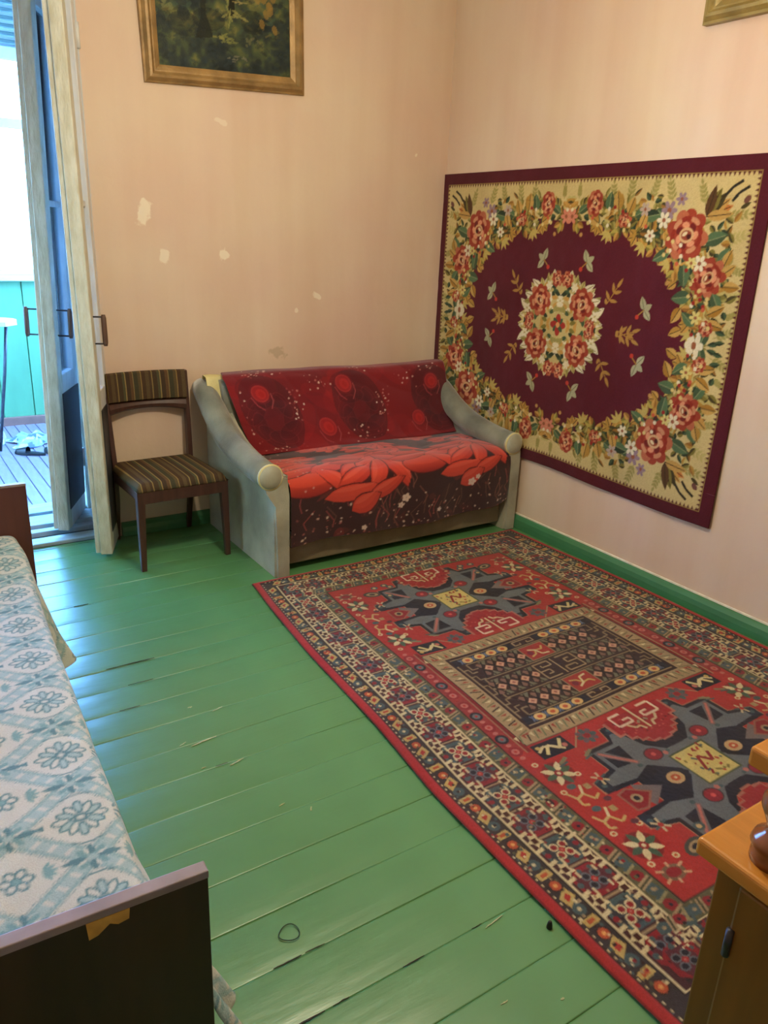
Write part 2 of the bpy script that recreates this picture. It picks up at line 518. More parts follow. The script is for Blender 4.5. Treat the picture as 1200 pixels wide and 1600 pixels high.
M_gilt = mat('worn_gilt_wood', (150, 120, 74), 0.45, 0.28, 12, bump=0.3, bscale=60, metal=0.25)
M_gilt2 = mat('olive_gilt_wood', (150, 130, 74), 0.42, 0.25, 12, bump=0.3, bscale=60, metal=0.25)
M_black = mat('black_rubber', (20, 20, 22), 0.5, 0.1, 30)
M_print = mat_print('woven_wool_pile')
M_cloth = mat_print('printed_soft_throw', 0.85, 0.2, 200, 0.35)
M_spread = mat_print('woven_cotton_spread', 0.85, 0.35, 260, 0.2)
M_paint = mat_print('oil_painting_canvas', 0.45, 0.3, 120, 0.0)


def stripe_mat():
    m = bpy.data.materials.new('brown_green_striped_upholstery')
    t, N, K, P = nt(m)
    tc = N.new('ShaderNodeTexCoord'); mp = N.new('ShaderNodeMapping'); mp.inputs['Scale'].default_value = (5.6, 0, 0)
    K.new(tc.outputs['Object'], mp.inputs['Vector'])
    sx = N.new('ShaderNodeSeparateXYZ'); K.new(mp.outputs[0], sx.inputs[0])
    fr = N.new('ShaderNodeMath'); fr.operation = 'FRACT'; K.new(sx.outputs[0], fr.inputs[0])
    rp = N.new('ShaderNodeValToRGB'); cr = rp.color_ramp; cr.interpolation = 'CONSTANT'
    stops = [(0, (96, 80, 56)), (.10, (80, 64, 50)), (.17, (140, 120, 74)), (.20, (76, 62, 48)), (.33, (84, 82, 60)), (.40, (150, 130, 82)),
             (.43, (74, 60, 48)), (.55, (100, 76, 54)), (.63, (132, 114, 74)), (.66, (72, 70, 54)), (.78, (94, 80, 56)), (.86, (146, 122, 74)), (.89, (80, 62, 48))]
    while len(cr.elements) < len(stops): cr.elements.new(0.5)
    for e, (p, c) in zip(cr.elements, stops):
        e.position = p; e.color = L4(c)
    K.new(fr.outputs[0], rp.inputs[0])
    n = N.new('ShaderNodeTexNoise'); n.inputs['Scale'].default_value = 300
    K.new(tc.outputs['Object'], n.inputs['Vector'])
    mx = N.new('ShaderNodeMix'); mx.data_type = 'RGBA'; mx.blend_type = 'MULTIPLY'; mx.inputs[0].default_value = 0.4
    K.new(rp.outputs[0], mx.inputs[6]); K.new(n.outputs['Fac'], mx.inputs[7]); K.new(mx.outputs[2], P.inputs['Base Color'])
    P.inputs['Roughness'].default_value = 0.95; P.inputs['Specular IOR Level'].default_value = 0.1
    b = N.new('ShaderNodeBump'); b.inputs['Strength'].default_value = 0.3; b.inputs['Distance'].default_value = 0.003
    K.new(n.outputs['Fac'], b.inputs['Height']); K.new(b.outputs['Normal'], P.inputs['Normal'])
    return m


M_stripe = stripe_mat()

# ------------------------------------------------------------------ room shell
XL, YN = -0.78, -1.0           # left wall, near wall
DX0, DX1, DZ = -0.25, 0.965, 2.66   # doorway in the back wall
WT = 0.46                      # wall thickness

# floor: a dark sub-floor and painted planks with slightly cupped tops
floor = box('floor', XL, XR, YN, YB + 0.02, -0.06, -0.022, M_gap, bev=0)
struct(floor)


def plank_mesh(ln, wd, seed, thick=0.02, nseg=6, cup=0.0018, nl=26):
    g = random.Random(seed)
    bm = bmesh.new()
    tilt = g.uniform(-0.0007, 0.0007)
    ph = g.uniform(0, 6); cupk = g.choice((.5, .8, 1.0, 1.2))
    prof = []
    for i in range(nseg + 1):
        a = -1 + 2 * i / nseg
        z = cup * (-a * a) * cupk + tilt * a
        prof.append((a * wd / 2, z))
    prof = [(-wd / 2, -thick)] + [(-wd / 2, prof[0][1] - 0.00025)] + [(-wd / 2 + .004, prof[0][1])] + prof[1:-1] + [(wd / 2 - .004, prof[-1][1])] + [(wd / 2, prof[-1][1] - 0.00025), (wd / 2, -thick)]
    rows = []
    for j in range(nl + 1):
        x = ln * j / nl
        w = 0.0008 * math.sin(x * 3.1 + ph) + 0.0005 * math.sin(x * 7.3 + 2 * ph)
        rows.append([bm.verts.new((x, y, z + (w if z > -thick else 0))) for y, z in prof])
    for j in range(nl):
        for i in range(len(prof) - 1):
            bm.faces.new((rows[j][i], rows[j + 1][i], rows[j + 1][i + 1], rows[j][i + 1]))
    me = bpy.data.meshes.new('plank'); bmesh.ops.recalc_face_normals(bm, faces=bm.faces[:]); bm.to_mesh(me); bm.free()
    me.polygons.foreach_set('use_smooth', [True] * len(me.polygons))
    me.materials.append(M_floor)
    return me


PW = 0.1455
variants = [plank_mesh(XR - XL, PW - 0.0005, k) for k in range(9)]
y = YB - PW / 2 - 0.015 + PW
k = 0
while y > YN - PW / 2:
    o = bpy.data.objects.new('plank', variants[(k * 4) % 9]); C.objects.link(o)
    o.parent = floor; o.location = (XL, y, 0.0)
    y -= PW; k += 1

# worn spots where paint has come off along the seams
def worn(name, x0, x1, yy, w, m, seed, dy=0.0):
    g = random.Random(seed)
    n = max(6, int((x1 - x0) / .012))
    up, dn = [], []
    for i in range(n + 1):
        x = x0 + (x1 - x0) * i / n
        f = math.sin(math.pi * min(max(i / n, .04), .96)) ** .5
        y_ = yy + dy * i / n + g.uniform(-.0008, .0008)
        up.append((x, y_ + w * f * g.uniform(.12, .42))); dn.append((x, y_ - w * f * g.uniform(.12, .42)))
    o = extrude_profile(name, up + dn[::-1], 'z', .0004, .0019, m)
    o.parent = floor
    return o


SE = [YB - .015 - i * PW for i in range(34)]
for k, (x0, x1, ys, w) in enumerate(((.575, .635, 3.245, .006), (.56, .62, 2.65, .004), (.61, .74, 2.66, .0055), (.60, .69, 2.50, .004), (.53, .60, 2.36, .003), (.55, .62, 1.19, .006), (.63, .68, 1.19, .0035), (.50, .60, 1.045, .007), (.62, .66, 1.045, .004), (.80, .86, 1.045, .004), (.70, .74, 1.92, .0035), (1.0, 1.03, 1.045, .003))):
    worn('seam_crack', x0, x1, min(SE, key=lambda q: abs(q - ys)), w, M_gap, 100 + k)
for k, (x0, x1, ys, w, dy) in enumerate(((.640, .665, 2.07, .007, .01), (.672, .76, 2.05, .010, .012), (.74, .79, 1.90, .009, .012), (.66, .675, 1.93, .008, 0), (.80, .84, 2.2, .007, .01), (.735, .75, 2.26, .010, 0), (1.03, 1.09, 1.03, .005, .008), (.86, .87, 1.60, .014, .012), (.79, .81, 1.66, .006, .004), (1.20, 1.24, .78, .004, .01), (.93, .95, .86, .006, 0), (1.05, 1.06, .80, .008, 0))):
    worn('paint_chip', x0, x1, ys, w, M_chip, 200 + k, dy)
def wall_panel(name, boxes, m):
    bm = bmesh.new()
    for b in boxes: bm_box(bm, *b)
    return struct(from_bm(name, bm, m))


wall_back = wall_panel('wall_back', [(DX1, XR + .2, YB, YB + WT, -.05, ZC), (XL - .2, DX0, YB, YB + WT, -.05, ZC), (DX0, DX1, YB, YB + WT, DZ, ZC)], M_wall_b)
wall_right = wall_panel('wall_right', [(XR, XR + .2, YN - .2, YB, -.05, ZC)], M_wall)
# the left wall carries an unseen window beside the bed, added for its cool light
WY0, WY1, WZ0, WZ1 = 2.80, 3.55, 1.05, 2.05
wall_left = wall_panel('wall_left', [(XL - .2, XL, YN - .2, WY0, -.05, ZC), (XL - .2, XL, WY1, YB, -.05, ZC), (XL - .2, XL, WY0, WY1, -.05, WZ0), (XL - .2, XL, WY0, WY1, WZ1, ZC)], M_wall)
win2 = struct(box('unseen_window', XL - .13, XL - .07, WY0, WY1, WZ0, WZ0 + .06, M_vwin, bev=.004))
box('frame_rail', XL - .13, XL - .07, WY0, WY1, WZ1 - .06, WZ1, M_vwin, win2)
for yy in (WY0 + .03, (WY0 + WY1) / 2, WY1 - .03):
    box('mullion', XL - .13, XL - .07, yy - .03, yy + .03, WZ0 + .06, WZ1 - .06, M_vwin, win2)
for ya, yb in ((WY0 + .06, (WY0 + WY1) / 2 - .03), ((WY0 + WY1) / 2 + .03, WY1 - .06)):
    box('pane', XL - .102, XL - .098, ya, yb, WZ0 + .06, WZ1 - .06, M_glass2, win2, bev=0)
box('window_sill', XL - .07, XL + .06, WY0 - .04, WY1 + .04, WZ0 - .035, WZ0, M_vwin, win2, bev=.006)
wall_near = wall_panel('wall_near', [(XL, XR, YN - .2, YN, -.05, ZC)], M_wall)
ceiling = wall_panel('ceiling', [(XL - .2, XR + .2, YN - .2, YB + WT, ZC, ZC + .12)], M_ceil)

# skirting boards: rounded green strip with a limewash line on top
def skirting(name, axis, a0, a1, pos, sgn):
    prof = [(0, 0), (.030, 0), (.030, .030), (.026, .052), (.014, .068), (.004, .074), (0, .074)]
    if axis == 'y':
        prof = [(pos + sgn * d, z) for d, z in prof]
    else:
        prof = [(pos + sgn * d, z) for d, z in prof]
    o = struct(extrude_profile(name, prof, axis, a0, a1, M_skirt))
    if axis == 'y':
        box('limewash_line', min(pos, pos + sgn * .006), max(pos, pos + sgn * .006), a0, a1, .073, .082, M_lime, o, bev=.001)
    return o


skirting('baseboard_right', 'y', YN, YB, XR, -1)
skirting('baseboard_back', 'x', DX1 + .02, XR - .03, YB, -1)

# doorway reveal and frames
bm = bmesh.new()
bm_box(bm, DX1 - .012, DX1, YB + .0, YB + WT, 0.0, DZ); bm_box(bm, DX0, DX0 + .012, YB, YB + WT, 0.0, DZ); bm_box(bm, DX0 + .012, DX1 - .012, YB, YB + WT, DZ - .012, DZ)
trim_1 = struct(from_bm('trim_1', bm, M_reveal))
bm = bmesh.new()
bm_box(bm, DX1 - .055, DX1 - .012, YB + .42, YB + WT + .03, 0.03, DZ - .012, .006); bm_box(bm, DX0 + .012, DX0 + .09, YB + .38, YB + WT + .03, 0.03, DZ - .012, .006)
bm_box(bm, DX0 + .09, DX1 - .09, YB + .38, YB + WT + .03, DZ - .09, DZ - .012, .006)
trim_2 = struct(from_bm('trim_2', bm, M_door))
# threshold boards across the doorway
th = struct(box('trim_4', DX0, DX1, YB + .012, YB + WT + .25, -.05, 0.0, M_silld, bev=0))
for (y0, y1, z1) in ((YB + .02, YB + .11, .018), (YB + .17, YB + .225, .026), (YB + .25, YB + .40, .040), (YB + .425, YB + .58, .048)):
    box('threshold_board', DX0 + .0, DX1, y0, y1, -.03, z1, M_sill, th, bev=.005)

# ------------------------------------------------------------------ veranda
VY = 6.85; VX0, VX1 = -1.9, 2.5
vf = struct(box('veranda_floor', VX0, VX1, YB + WT + .1, VY, -.10, -.042, M_silld, bev=0))
x = VX0; w = 0.078
vp = bmesh.new(); bm_box(vp, -w / 2 + .0025, w / 2 - .0025, YB + WT + .13, VY - .02, -.042, -.012, .003, 1)
vme = bpy.data.meshes.new('deck_plank'); vp.to_mesh(vme); vp.free(); vme.materials.append(M_vfloor)
x = VX0 + w / 2
while x < VX1:
    o = bpy.data.objects.new('deck_plank', vme); C.objects.link(o); o.parent = vf; o.location = (x, 0, random.uniform(-.0015, .0015)); x += w
# far wall: turquoise board dado, sill, glazing, louvred top
vw = struct(box('veranda_wall_far', VX0, VX1, VY + .03, VY + .10, -.1, 1.13, M_turq, bev=0))
bw = 0.235
bmw = bmesh.new(); bm_box(bmw, -bw / 2 + .003, bw / 2 - .003, VY, VY + .03, -.02, 1.12, .005, 1)
bme = bpy.data.meshes.new('dado_board'); bmw.to_mesh(bme); bmw.free(); bme.materials.append(M_turq)
x = 1.08 - bw / 2 - bw * 12
while x < VX1:
    if x > VX0:
        o = bpy.data.objects.new('dado_board', bme); C.objects.link(o); o.parent = vw; o.location = (x, 0, 0)
    x += bw
box('skirting_strip', VX0, VX1, VY - .03, VY, -.02, .055, M_vskirt, vw, bev=.006)
box('window_sill', VX0, VX1, VY - .07, VY + .1, 1.12, 1.165, M_vwin, vw, bev=.008)
box('sill_rail', VX0, VX1, VY - .02, VY + .06, 1.165, 1.205, M_vwin, vw, bev=.004)
vwin = struct(box('window_1', VX0, VX1, VY - .01, VY + .06, 2.655, 2.735, M_vwin, bev=.004))
box('crossbar', VX0, VX1, VY, VY + .05, 2.205, 2.268, M_vwin, vwin, bev=.004)
for x in (-1.85, -1.1, -0.35, 0.40, 1.52, 2.3):
    box('mullion', x - .03, x + .03, VY, VY + .05, 1.205, 2.655, M_vwin, vwin, bev=.004)
    
xs = [-1.82, -1.13, -1.07, -.38, -.32, .37, .43, 1.49, 1.55, 2.27]
for a, b in zip(xs[::2], xs[1::2]):
    for z0, z1 in ((1.205, 2.205), (2.268, 2.655)):
        box('pane', a, b, VY + .02, VY + .024, z0, z1, M_glass, vwin, bev=0)
# louvre slats above the transom
lv = struct(box('veranda_louvre', VX0, VX1, VY + .06, VY + .09, 2.735, 3.25, M_vwin, bev=0))
sl = bmesh.new(); bm_box(sl, VX0, VX1, -.025, .025, -.004, .004, .002, 1)
bmesh.ops.rotate(sl, verts=sl.verts[:], cent=(0, 0, 0), matrix=Matrix.Rotation(R(40), 3, 'X'))
sme = bpy.data.meshes.new('slat'); sl.to_mesh(sme); sl.free(); sme.materials.append(M_sill)
for i in range(9):
    o = bpy.data.objects.new('slat', sme); C.objects.link(o); o.parent = lv; o.location = (0, VY + .02, 2.77 + i * .05)
# veranda roof and end walls (end walls glazed above the dado)
struct(box('veranda_ceiling', VX0 - .1, VX1 + .1, YB + WT, VY + .3, 3.25, 3.32, M_vwin, bev=0))
for nm, xa, xb in (('veranda_wall_left', VX0 - .06, VX0), ('veranda_wall_right', VX1, VX1 + .06)):
    bm = bmesh.new()
    bm_box(bm, xa, xb, YB + WT, VY + .1, -.1, 1.15)
    for yy in (YB + WT + .05, 5.6, VY + .03):
        bm_box(bm, xa, xb, yy - .05, yy + .05, 1.15, 3.25)
    bm_box(bm, xa, xb, YB + WT + .1, 5.55, 2.65, 3.25); bm_box(bm, xa, xb, 5.65, VY - .02, 2.65, 3.25)
    struct(from_bm(nm, bm, M_turq))
bm = bmesh.new()
bm_box(bm, VX0 - .06, DX0, YB + WT + .001, YB + WT + .02, -.1, 3.25); bm_box(bm, DX1, VX1 + .06, YB + WT + .001, YB + WT + .02, -.1, 3.25); bm_box(bm, DX0, DX1, YB + WT + .001, YB + WT + .02, DZ, 3.25)
struct(from_bm('veranda_wall_near', bm, M_reveal))
struct(box('ground', -30, 30, -20, 40, -.9, -.8, mat('outside_ground', (120, 124, 104), 0.9, 0.2, 1), bev=0))

# ------------------------------------------------------------------ door leaves
def leaf(name, hinge, free, width, zbot, height, lean, glazed_low, label, hsides=(-1, 1)):
    d = Vector((free[0] - hinge[0], free[1] - hinge[1], 0))
    root = empty(name, (hinge[0], hinge[1], zbot))
    root.rotation_euler = (lean, 0, math.atan2(d.y, d.x))
    root['kind'] = 'structure'; root['label'] = label
    t = 0.028
    W = width
    m2 = M_doorside
    box('stile', 0, .07, -t, t, 0, height, m2, root, .004)
    st = box('stile', W - .075, W, -t, t, 0, height, M_door, root, .005)
    # rebated lip along the closing edge, proud on one side
    box('rebate_lip', W - .035, W - .012, -t - .024, -t, .004, height - .01, M_door, st, .004)
    box('rail', .07, W - .075, -t, t, 0, .17, m2, root, .004)
    box('rail', .07, W - .075, -t, t, glazed_low - .10, glazed_low, m2, root, .004)
    box('rail', .07, W - .075, -t, t, height - .11, height, m2, root, .004)
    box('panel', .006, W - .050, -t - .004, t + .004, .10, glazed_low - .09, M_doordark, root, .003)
    zz = [glazed_low, (glazed_low + height - .11) / 2, height - .11]
    box('muntin', .07, W - .075, -.014, .014, zz[1] - .014, zz[1] + .014, m2, root, .003)
    box('pane', .07, W - .075, -.002, .002, zz[0], zz[1] - .014, M_glass, root, 0)
    box('pane', .07, W - .075, -.002, .002, zz[1] + .014, zz[2], M_glass, root, 0)
    for s in hsides:
        off = t + (0.0 if s > 0 else .0)
        so = .060 if s > 0 else .085
        so = .045 if len(hsides) == 1 else so
        h = tube('handle', [(W - .055, s * (off + so), 1.030 - zbot), (W - .055, s * (off + so), 1.045 - zbot), (W - .055, s * (off + so), 1.10 - zbot), (W - .055, s * (off + so), 1.155 - zbot), (W - .055, s * (off + so), 1.170 - zbot)],
                 [.008, .0115, .012, .0115, .008], M_grip, root, 12)
        for zh in (1.04, 1.16):
            tube('bracket', [(W - .055, s * off, zh - zbot), (W - .055, s * (off + so), zh - zbot)], .004, M_iron, h, 8)
    for zh in (.25, height - .3):
        tube('hinge', [(-.004, t + .004, zh), (-.004, t + .004, zh + .10)], .009, M_doorside, root, 10)
    return root


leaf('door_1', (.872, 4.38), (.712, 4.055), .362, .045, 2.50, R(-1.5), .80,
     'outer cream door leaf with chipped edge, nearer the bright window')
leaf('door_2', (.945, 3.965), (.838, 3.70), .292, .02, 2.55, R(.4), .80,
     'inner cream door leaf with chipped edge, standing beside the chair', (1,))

# ------------------------------------------------------------------ rug
def rug_design():
    W, H, px = 1.70, 2.50, 0.00175
    dk, dk2 = lin((44, 36, 36)), lin((72, 40, 40))
    red, red2 = lin((172, 50, 42)), lin((140, 36, 40))
    cream, tan = lin((214, 198, 150)), lin((164, 142, 104))
    teal, grey = lin((72, 92, 92)), lin((104, 110, 112))
    olive, gold = lin((92, 92, 62)), lin((194, 168, 98))
    pink, orange = lin((188, 112, 98)), lin((184, 84, 46))
    brown, navy = lin((54, 34, 30)), lin((34, 34, 44))
    c = Canvas(W, H, px, lin((168, 44, 40)))
    hx, hy = W / 2, H / 2
    ky = 0.80    # end borders are a little narrower

    def ring(o, i, col):
        """rectangular band between insets o and i"""
        c.rect(-hx + o, hx - o, -hy + o * ky, hy - o * ky, col)

    ring(.0, 0, lin((96, 34, 30))); ring(.006, 0, lin((176, 46, 42))); ring(.034, 0, brown)
    ring(.040, 0, lin((58, 52, 50)))
    ring(.098, 0, dk); ring(.104, 0, cream); ring(.110, 0, dk2); ring(.244, 0, cream); ring(.2495, 0, olive)
    ring(.312, 0, brown); ring(.317, 0, red)
    # white dashes along the cord edge
    sides = [('l', hy), ('r', hy), ('b', hx), ('t', hx)]

    def T(side, p, d):
        if side == 'l': return (-hx + d, p)
        if side == 'r': return (hx - d, -p)
        if side == 'b': return (p, -hy + d * ky)
        return (-p, hy - d * ky)

    def pol(side, p, d, pts, col):
        c.poly([T(side, p + a, d + b) for a, b in pts], col)

    def disc(side, p, d, r, col, n=10, rr=None):
        rr = rr or r
        c.poly([T(side, p + r * math.cos(6.2832 * k / n), d + rr * math.sin(6.2832 * k / n)) for k in range(n)], col)

    def sqr(side, p, d, r, col): pol(side, p, d, [(-r, -r), (r, -r), (r, r), (-r, r)], col)

    for side, half in sides:
        # dashes
        p = -half + .05
        while p < half - .05:
            pol(side, p, .043, [(-.004, -.002), (.004, -.002), (.004, .002), (-.004, .002)], cream); p += .022
        # outer guard: flower, block, blue flower, slanted block
        n = int(round((2 * half - .2) / .1605)); per = (2 * half - .2) / n
        for i in range(n):
            p = -half + .1 + per * (i + .5)
            disc(side, p - per * .36, .071, .020, brown); disc(side, p - per * .36, .071, .016, orange); disc(side, p - per * .36, .071, .006, lin((232, 170, 96)))
            pol(side, p - per * .11, .071, [(-.014, -.020), (.010, -.024), (.014, .020), (-.010, .024)], gold)
            pol(side, p - per * .11, .071, [(-.006, -.011), (.005, -.012), (.006, .011), (-.005, .012)], orange)
            disc(side, p + per * .13, .071, .019, teal); disc(side, p + per * .13, .071, .006, cream)
            pol(side, p + per * .38, .071, [(-.030, -.014), (.006, -.022), (.030, .014), (-.006, .022)], gold)
            pol(side, p + per * .38, .071, [(-.014, -.006), (.002, -.010), (.014, .006), (-.002, .010)], red)
        # main border: rosettes alternately on blue and crimson, cream arabesques at the joints
        n = int(round((2 * half - .48) / .117)); per = (2 * half - .48) / n
        for i in range(-2, n + 2):
            p = -half + .24 + per * (i + .5)
            if abs(p) > half - .165: continue
            D = .177
            even = i % 2 == 0
            g1 = teal if even else red2
            pol(side, p, D, [(-.050, -.030), (-.020, -.058), (.020, -.058), (.050, -.030), (.050, .030), (.020, .058), (-.020, .058), (-.050, .030)], g1)
            pol(side, p, D, [(-.024, -.048), (.024, -.048), (.036, 0), (.024, .048), (-.024, .048), (-.036, 0)], lin((60, 62, 66)) if even else lin((92, 42, 48)))
            for a in range(4):
                t = math.pi / 4 + a * math.pi / 2
                disc(side, p + .022 * math.cos(t), D + .022 * math.sin(t), .015, cream if even else grey, 8)
                disc(side, p + .022 * math.cos(t), D + .022 * math.sin(t), .010, red2 if even else navy, 8)
            disc(side, p, D, .010, red, 8); disc(side, p, D, .004, pink, 6)
            for s in (-1, 1):
                disc(side, p, D + s * .050, .010, red2 if even else teal, 6)
        for i in range(-2, n + 3):
            p = -half + .24 + per * i
            if abs(p) > half - .14: continue
            for s in (-1, 1):
                d0 = .177 + s * .044
                # cream hooked star with a brown heart
                pol(side, p, d0, [(-.026, -.006), (-.008, -.010), (0, -.026), (.008, -.010), (.026, -.006), (.018, .006), (.022, .022), (.004, .014), (-.018, .024), (-.014, .006)], cream)
                sqr(side, p, d0, .0095, lin((70, 34, 26)))
                for q in (-1, 1):
                    pol(side, p + q * .034, d0 + s * .010, [(-.008, -.012), (.004, -.012), (.008, .012), (-.004, .012)], cream)
                    pol(side, p + q * .030, d0 - s * .016, [(-.010, -.003), (.010, -.003), (.010, .004), (-.010, .004)], cream)
                    disc(side, p + q * .022, d0 - s * .026, .008, red2 if q > 0 else teal, 6)
            pol(side, p, .177, [(-.003, -.03), (.003, -.03), (.003, .03), (-.003, .03)], tan)
        # inner guard: teal flower, leaves, red flower
        n = int(round((2 * half - .6) / .105)); per = (2 * half - .6) / n
        for i in range(-1, n + 1):
            p = -half + .3 + per * (i + .5)
            D = .281
            disc(side, p - per * .32, D, .022, teal, 8); disc(side, p - per * .32, D, .007, tan, 6)
            disc(side, p + per * .16, D, .020, red2, 8); disc(side, p + per * .16, D, .006, navy, 6)
            for q, cc in ((-.06, tan), (.0, olive * .6), (.06, tan)):
                pol(side, p + per * (q - .08), D, [(-.012, -.026), (-.004, -.026), (.012, .026), (.004, .026)], cc)
            pol(side, p + per * .42, D, [(-.014, -.020), (-.002, -.026), (.014, .020), (.002, .026)], lin((150, 140, 96)))
            pol(side, p + per * .42, D + .004, [(-.004, -.020), (.004, -.024), (.018, .014), (.010, .020)], teal)
    g0 = random.Random(17)
    for side, half in sides:
        for k in range(int(half * 420)):
            p = g0.uniform(-half + .12, half - .12)
            d = g0.choice((g0.uniform(.112, .243), g0.uniform(.252, .310), g0.uniform(.045, .096)))
            if abs(p) > half - d * .9: continue
            r = g0.uniform(.0025, .0055)
            sqr(side, p, d, r, g0.choice((dk, red2, teal, cream, tan, olive, brown, dk)))
    # ---- field
    fx, fy = hx - .317, hy - .317 * ky
    c.mir = [(1, 1), (-1, 1), (1, -1), (-1, -1)]
    # side strips next to the centre panel
    c.rect(.455, fx, 0, .335, lin((150, 52, 46)))
    c.rect(.455, .470, 0, .345, lin((126, 30, 28))); c.rect(.470, .474, 0, .345, tan)
    for i in range(5):
        yy = .035 + i * .072
        c.ell(.505, yy, .024, .024, navy if i % 2 else red2); c.ell(.505, yy, .014, .014, grey if i % 2 else pink); c.ell(.505, yy, .006, .006, red)
        c.ell(.505, yy + .036, .010, .008, pink)
    # centre panel
    c.rect(0, .455, 0, .318, tan); c.rect(0, .455, .314, .318, brown); c.rect(.451, .455, 0, .318, brown)
    for i in range(14):
        x = .012 + i * .033
        c.line((x, .262), (x + .014, .304), .006, brown if i % 3 == 0 else lin((110, 118, 84)))
        c.poly([(x + .012, .262), (x + .026, .266), (x + .018, .290)], cream if i % 2 else lin((150, 60, 46)))
    for i in range(9):
        yy = .008 + i * .030
        c.line((.395, yy), (.438, yy + .014), .006, brown if i % 3 == 0 else lin((120, 112, 76)))
        c.poly([(.396, yy + .012), (.410, yy + .024), (.428, yy + .016)], cream if i % 2 else lin((150, 60, 46)))
    c.rect(0, .385, 0, .252, brown); 
    c.rect(0, .372, .232, .238, tan * .8); c.rect(.366, .372, 0, .238, tan * .8)
    # flower row
    c.rect(.06, .372, .188, .232, navy)
    for i in range(4):
        x = .115 + i * .062
        c.ell(x, .210, .024, .019, lin((214, 178, 112))); c.ell(x, .210, .011, .009, orange); 
        c.line((x + .024, .194), (x + .038, .226), .006, lin((96, 110, 136))); c.line((x + .038, .194), (x + .024, .226), .006, lin((96, 110, 136)))
    c.path([(0.0, .224), (.05, .224), (.05, .198), (.018, .198), (.018, .210)], .006, tan)
    c.rect(0, .330, .182, .187, tan * .75); c.rect(0, .330, .064, .069, tan * .75)
    for y0 in (.182, .064):
        c.path([(.330, y0), (.330, y0 - .04), (.300, y0 - .04), (.300, y0 - .02)], .006, tan * .75)
    for y0 in (.150, .100, .03):
        c.path([(.366, y0), (.345, y0), (.345, y0 - .028), (.320, y0 - .028)], .006, tan * .75)
    # lattice rows
    gol = lin((112, 110, 86))
    for yc, x0 in ((.126, .085), (0.0, .125)):
        for i in range(4):
            x = x0 + i * .058
            for s in (-1, 1):
                c.poly([(x - .020, yc + s * .052), (x + .020, yc + s * .052), (x, yc + s * .022)], gol)
                c.poly([(x + .010, yc + s * .030), (x + .029, yc + s * .012), (x + .048, yc + s * .030), (x + .029, yc + s * .044)], lin((128, 96, 80)))
            c.poly([(x - .022, yc), (x, yc + .020), (x + .022, yc), (x, yc - .020)], lin((204, 156, 124)))
            c.poly([(x - .009, yc), (x, yc + .008), (x + .009, yc), (x, yc - .008)], lin((150, 92, 80)))
            c.line((x + .004, yc + .050), (x + .052, yc - .050), .006, lin((22, 18, 18))); c.line((x + .052, yc + .050), (x + .004, yc - .050), .006, lin((22, 18, 18)))
    # red squares and the fret between them
    c.rect(0, .066, .074, .178, tan * .8); c.rect(0, .060, .080, .172, lin((160, 54, 46)))
    c.mir = [(1, 1), (1, -1)]
    c.path([(-.045, .100), (-.015, .110), (0, .135), (.030, .130), (.045, .150)], .008, gold)
    c.path([(-.03, .150), (0, .135), (.01, .100), (.042, .095)], .008, cream)
    c.ell(-.035, .125, .014, .014, lin((120, 40, 60)))
    c.mir = [(1, 1), (-1, -1)]
    c.rect(-.11, .11, -.062, .062, brown)
    c.path([(-.10, -.02), (-.10, .05), (-.02, .05), (-.02, .02), (-.07, .02), (-.07, .035)], .007, tan)
    c.path([(0, .055), (0, -.055)], .007, tan)
    c.path([(.025, .05), (.10, .05), (.10, .0), (.05, .0), (.05, .025), (.075, .025)], .007, tan)
    # ---- star medallions
    mc = .668

    def star(sgn):
        # four-fold drawing with local mirrors about (0, sgn*mc)
        def F(pts, sx, sy): return [(x * sx, sgn * mc + y * sy) for x, y in pts]
        c.mir = [(1, 1)]
        Q = [(1, 1), (-1, 1), (1, -1), (-1, -1)]

        def P4(pts, col):
            for q in Q: c.poly(F(pts, *q), col)

        def E4(x, y, rx, ry, col):
            for q in Q: c.ell(x * q[0], sgn * mc + y * q[1], rx, ry, col)

        def L4_(a, b, w, col):
            for q in Q:
                p = F([a, b], *q); c.line(p[0], p[1], w, col)
        # dark outline then grey star
        out = [(0, 0), (0, .145), (.06, .155), (.105, .200), (.120, .300), (.180, .300), (.195, .238), (.308, .238), (.308, .135), (.400, .112), (.400, .055), (.27, .048), (.27, 0)]
        P4([(x * 1.0, y) for x, y in out], lin((170, 120, 92)))
        P4([(x * .985, y * .985) for x, y in out], navy)
        gry = [(0, 0), (0, .105), (.055, .108), (.105, .158), (.135, .250), (.165, .262), (.192, .218), (.288, .218), (.288, .120), (.360, .100), (.352, .072), (.255, .062), (.180, .088), (.095, .018), (.095, 0)]
        P4(gry, grey)
        # serrated black edge of the shield
        for k in range(6):
            t = k / 5
            x = .02 + t * .09; yy = .112 + .10 * t * t
            P4([(x - .010, yy - .006), (x + .010, yy), (x + .002, yy + .022)], navy)
        # arrow heads: two black triangles with a rosy bar
        P4([(.182, .202), (.252, .202), (.195, .125)], navy); P4([(.272, .186), (.272, .125), (.205, .118)], navy)
        L4_((.280, .210), (.190, .108), .020, lin((126, 104, 100))); L4_((.276, .206), (.194, .113), .009, pink)
        # feet
        P4([(.130, .258), (.172, .258), (.168, .298), (.130, .296)], lin((38, 46, 60))); P4([(.352, .066), (.394, .062), (.396, .106), (.354, .106)], lin((38, 46, 60)))
        E4(.150, .278, .010, .008, teal); E4(.374, .086, .010, .008, teal)
        # side eyes
        P4([(.085, 0), (.165, .078), (.228, .055), (.228, 0)], navy)
        P4([(.215, .0), (.300, .052), (.318, .0)], lin((118, 108, 106)))
        P4([(.262, 0), (.330, .050), (.372, .040), (.372, 0)], lin((150, 100, 80))); P4([(.275, 0), (.330, .042), (.366, .034), (.366, 0)], red2)
        E4(.330, .0, .020, .018, tan); E4(.330, 0, .010, .010, navy)
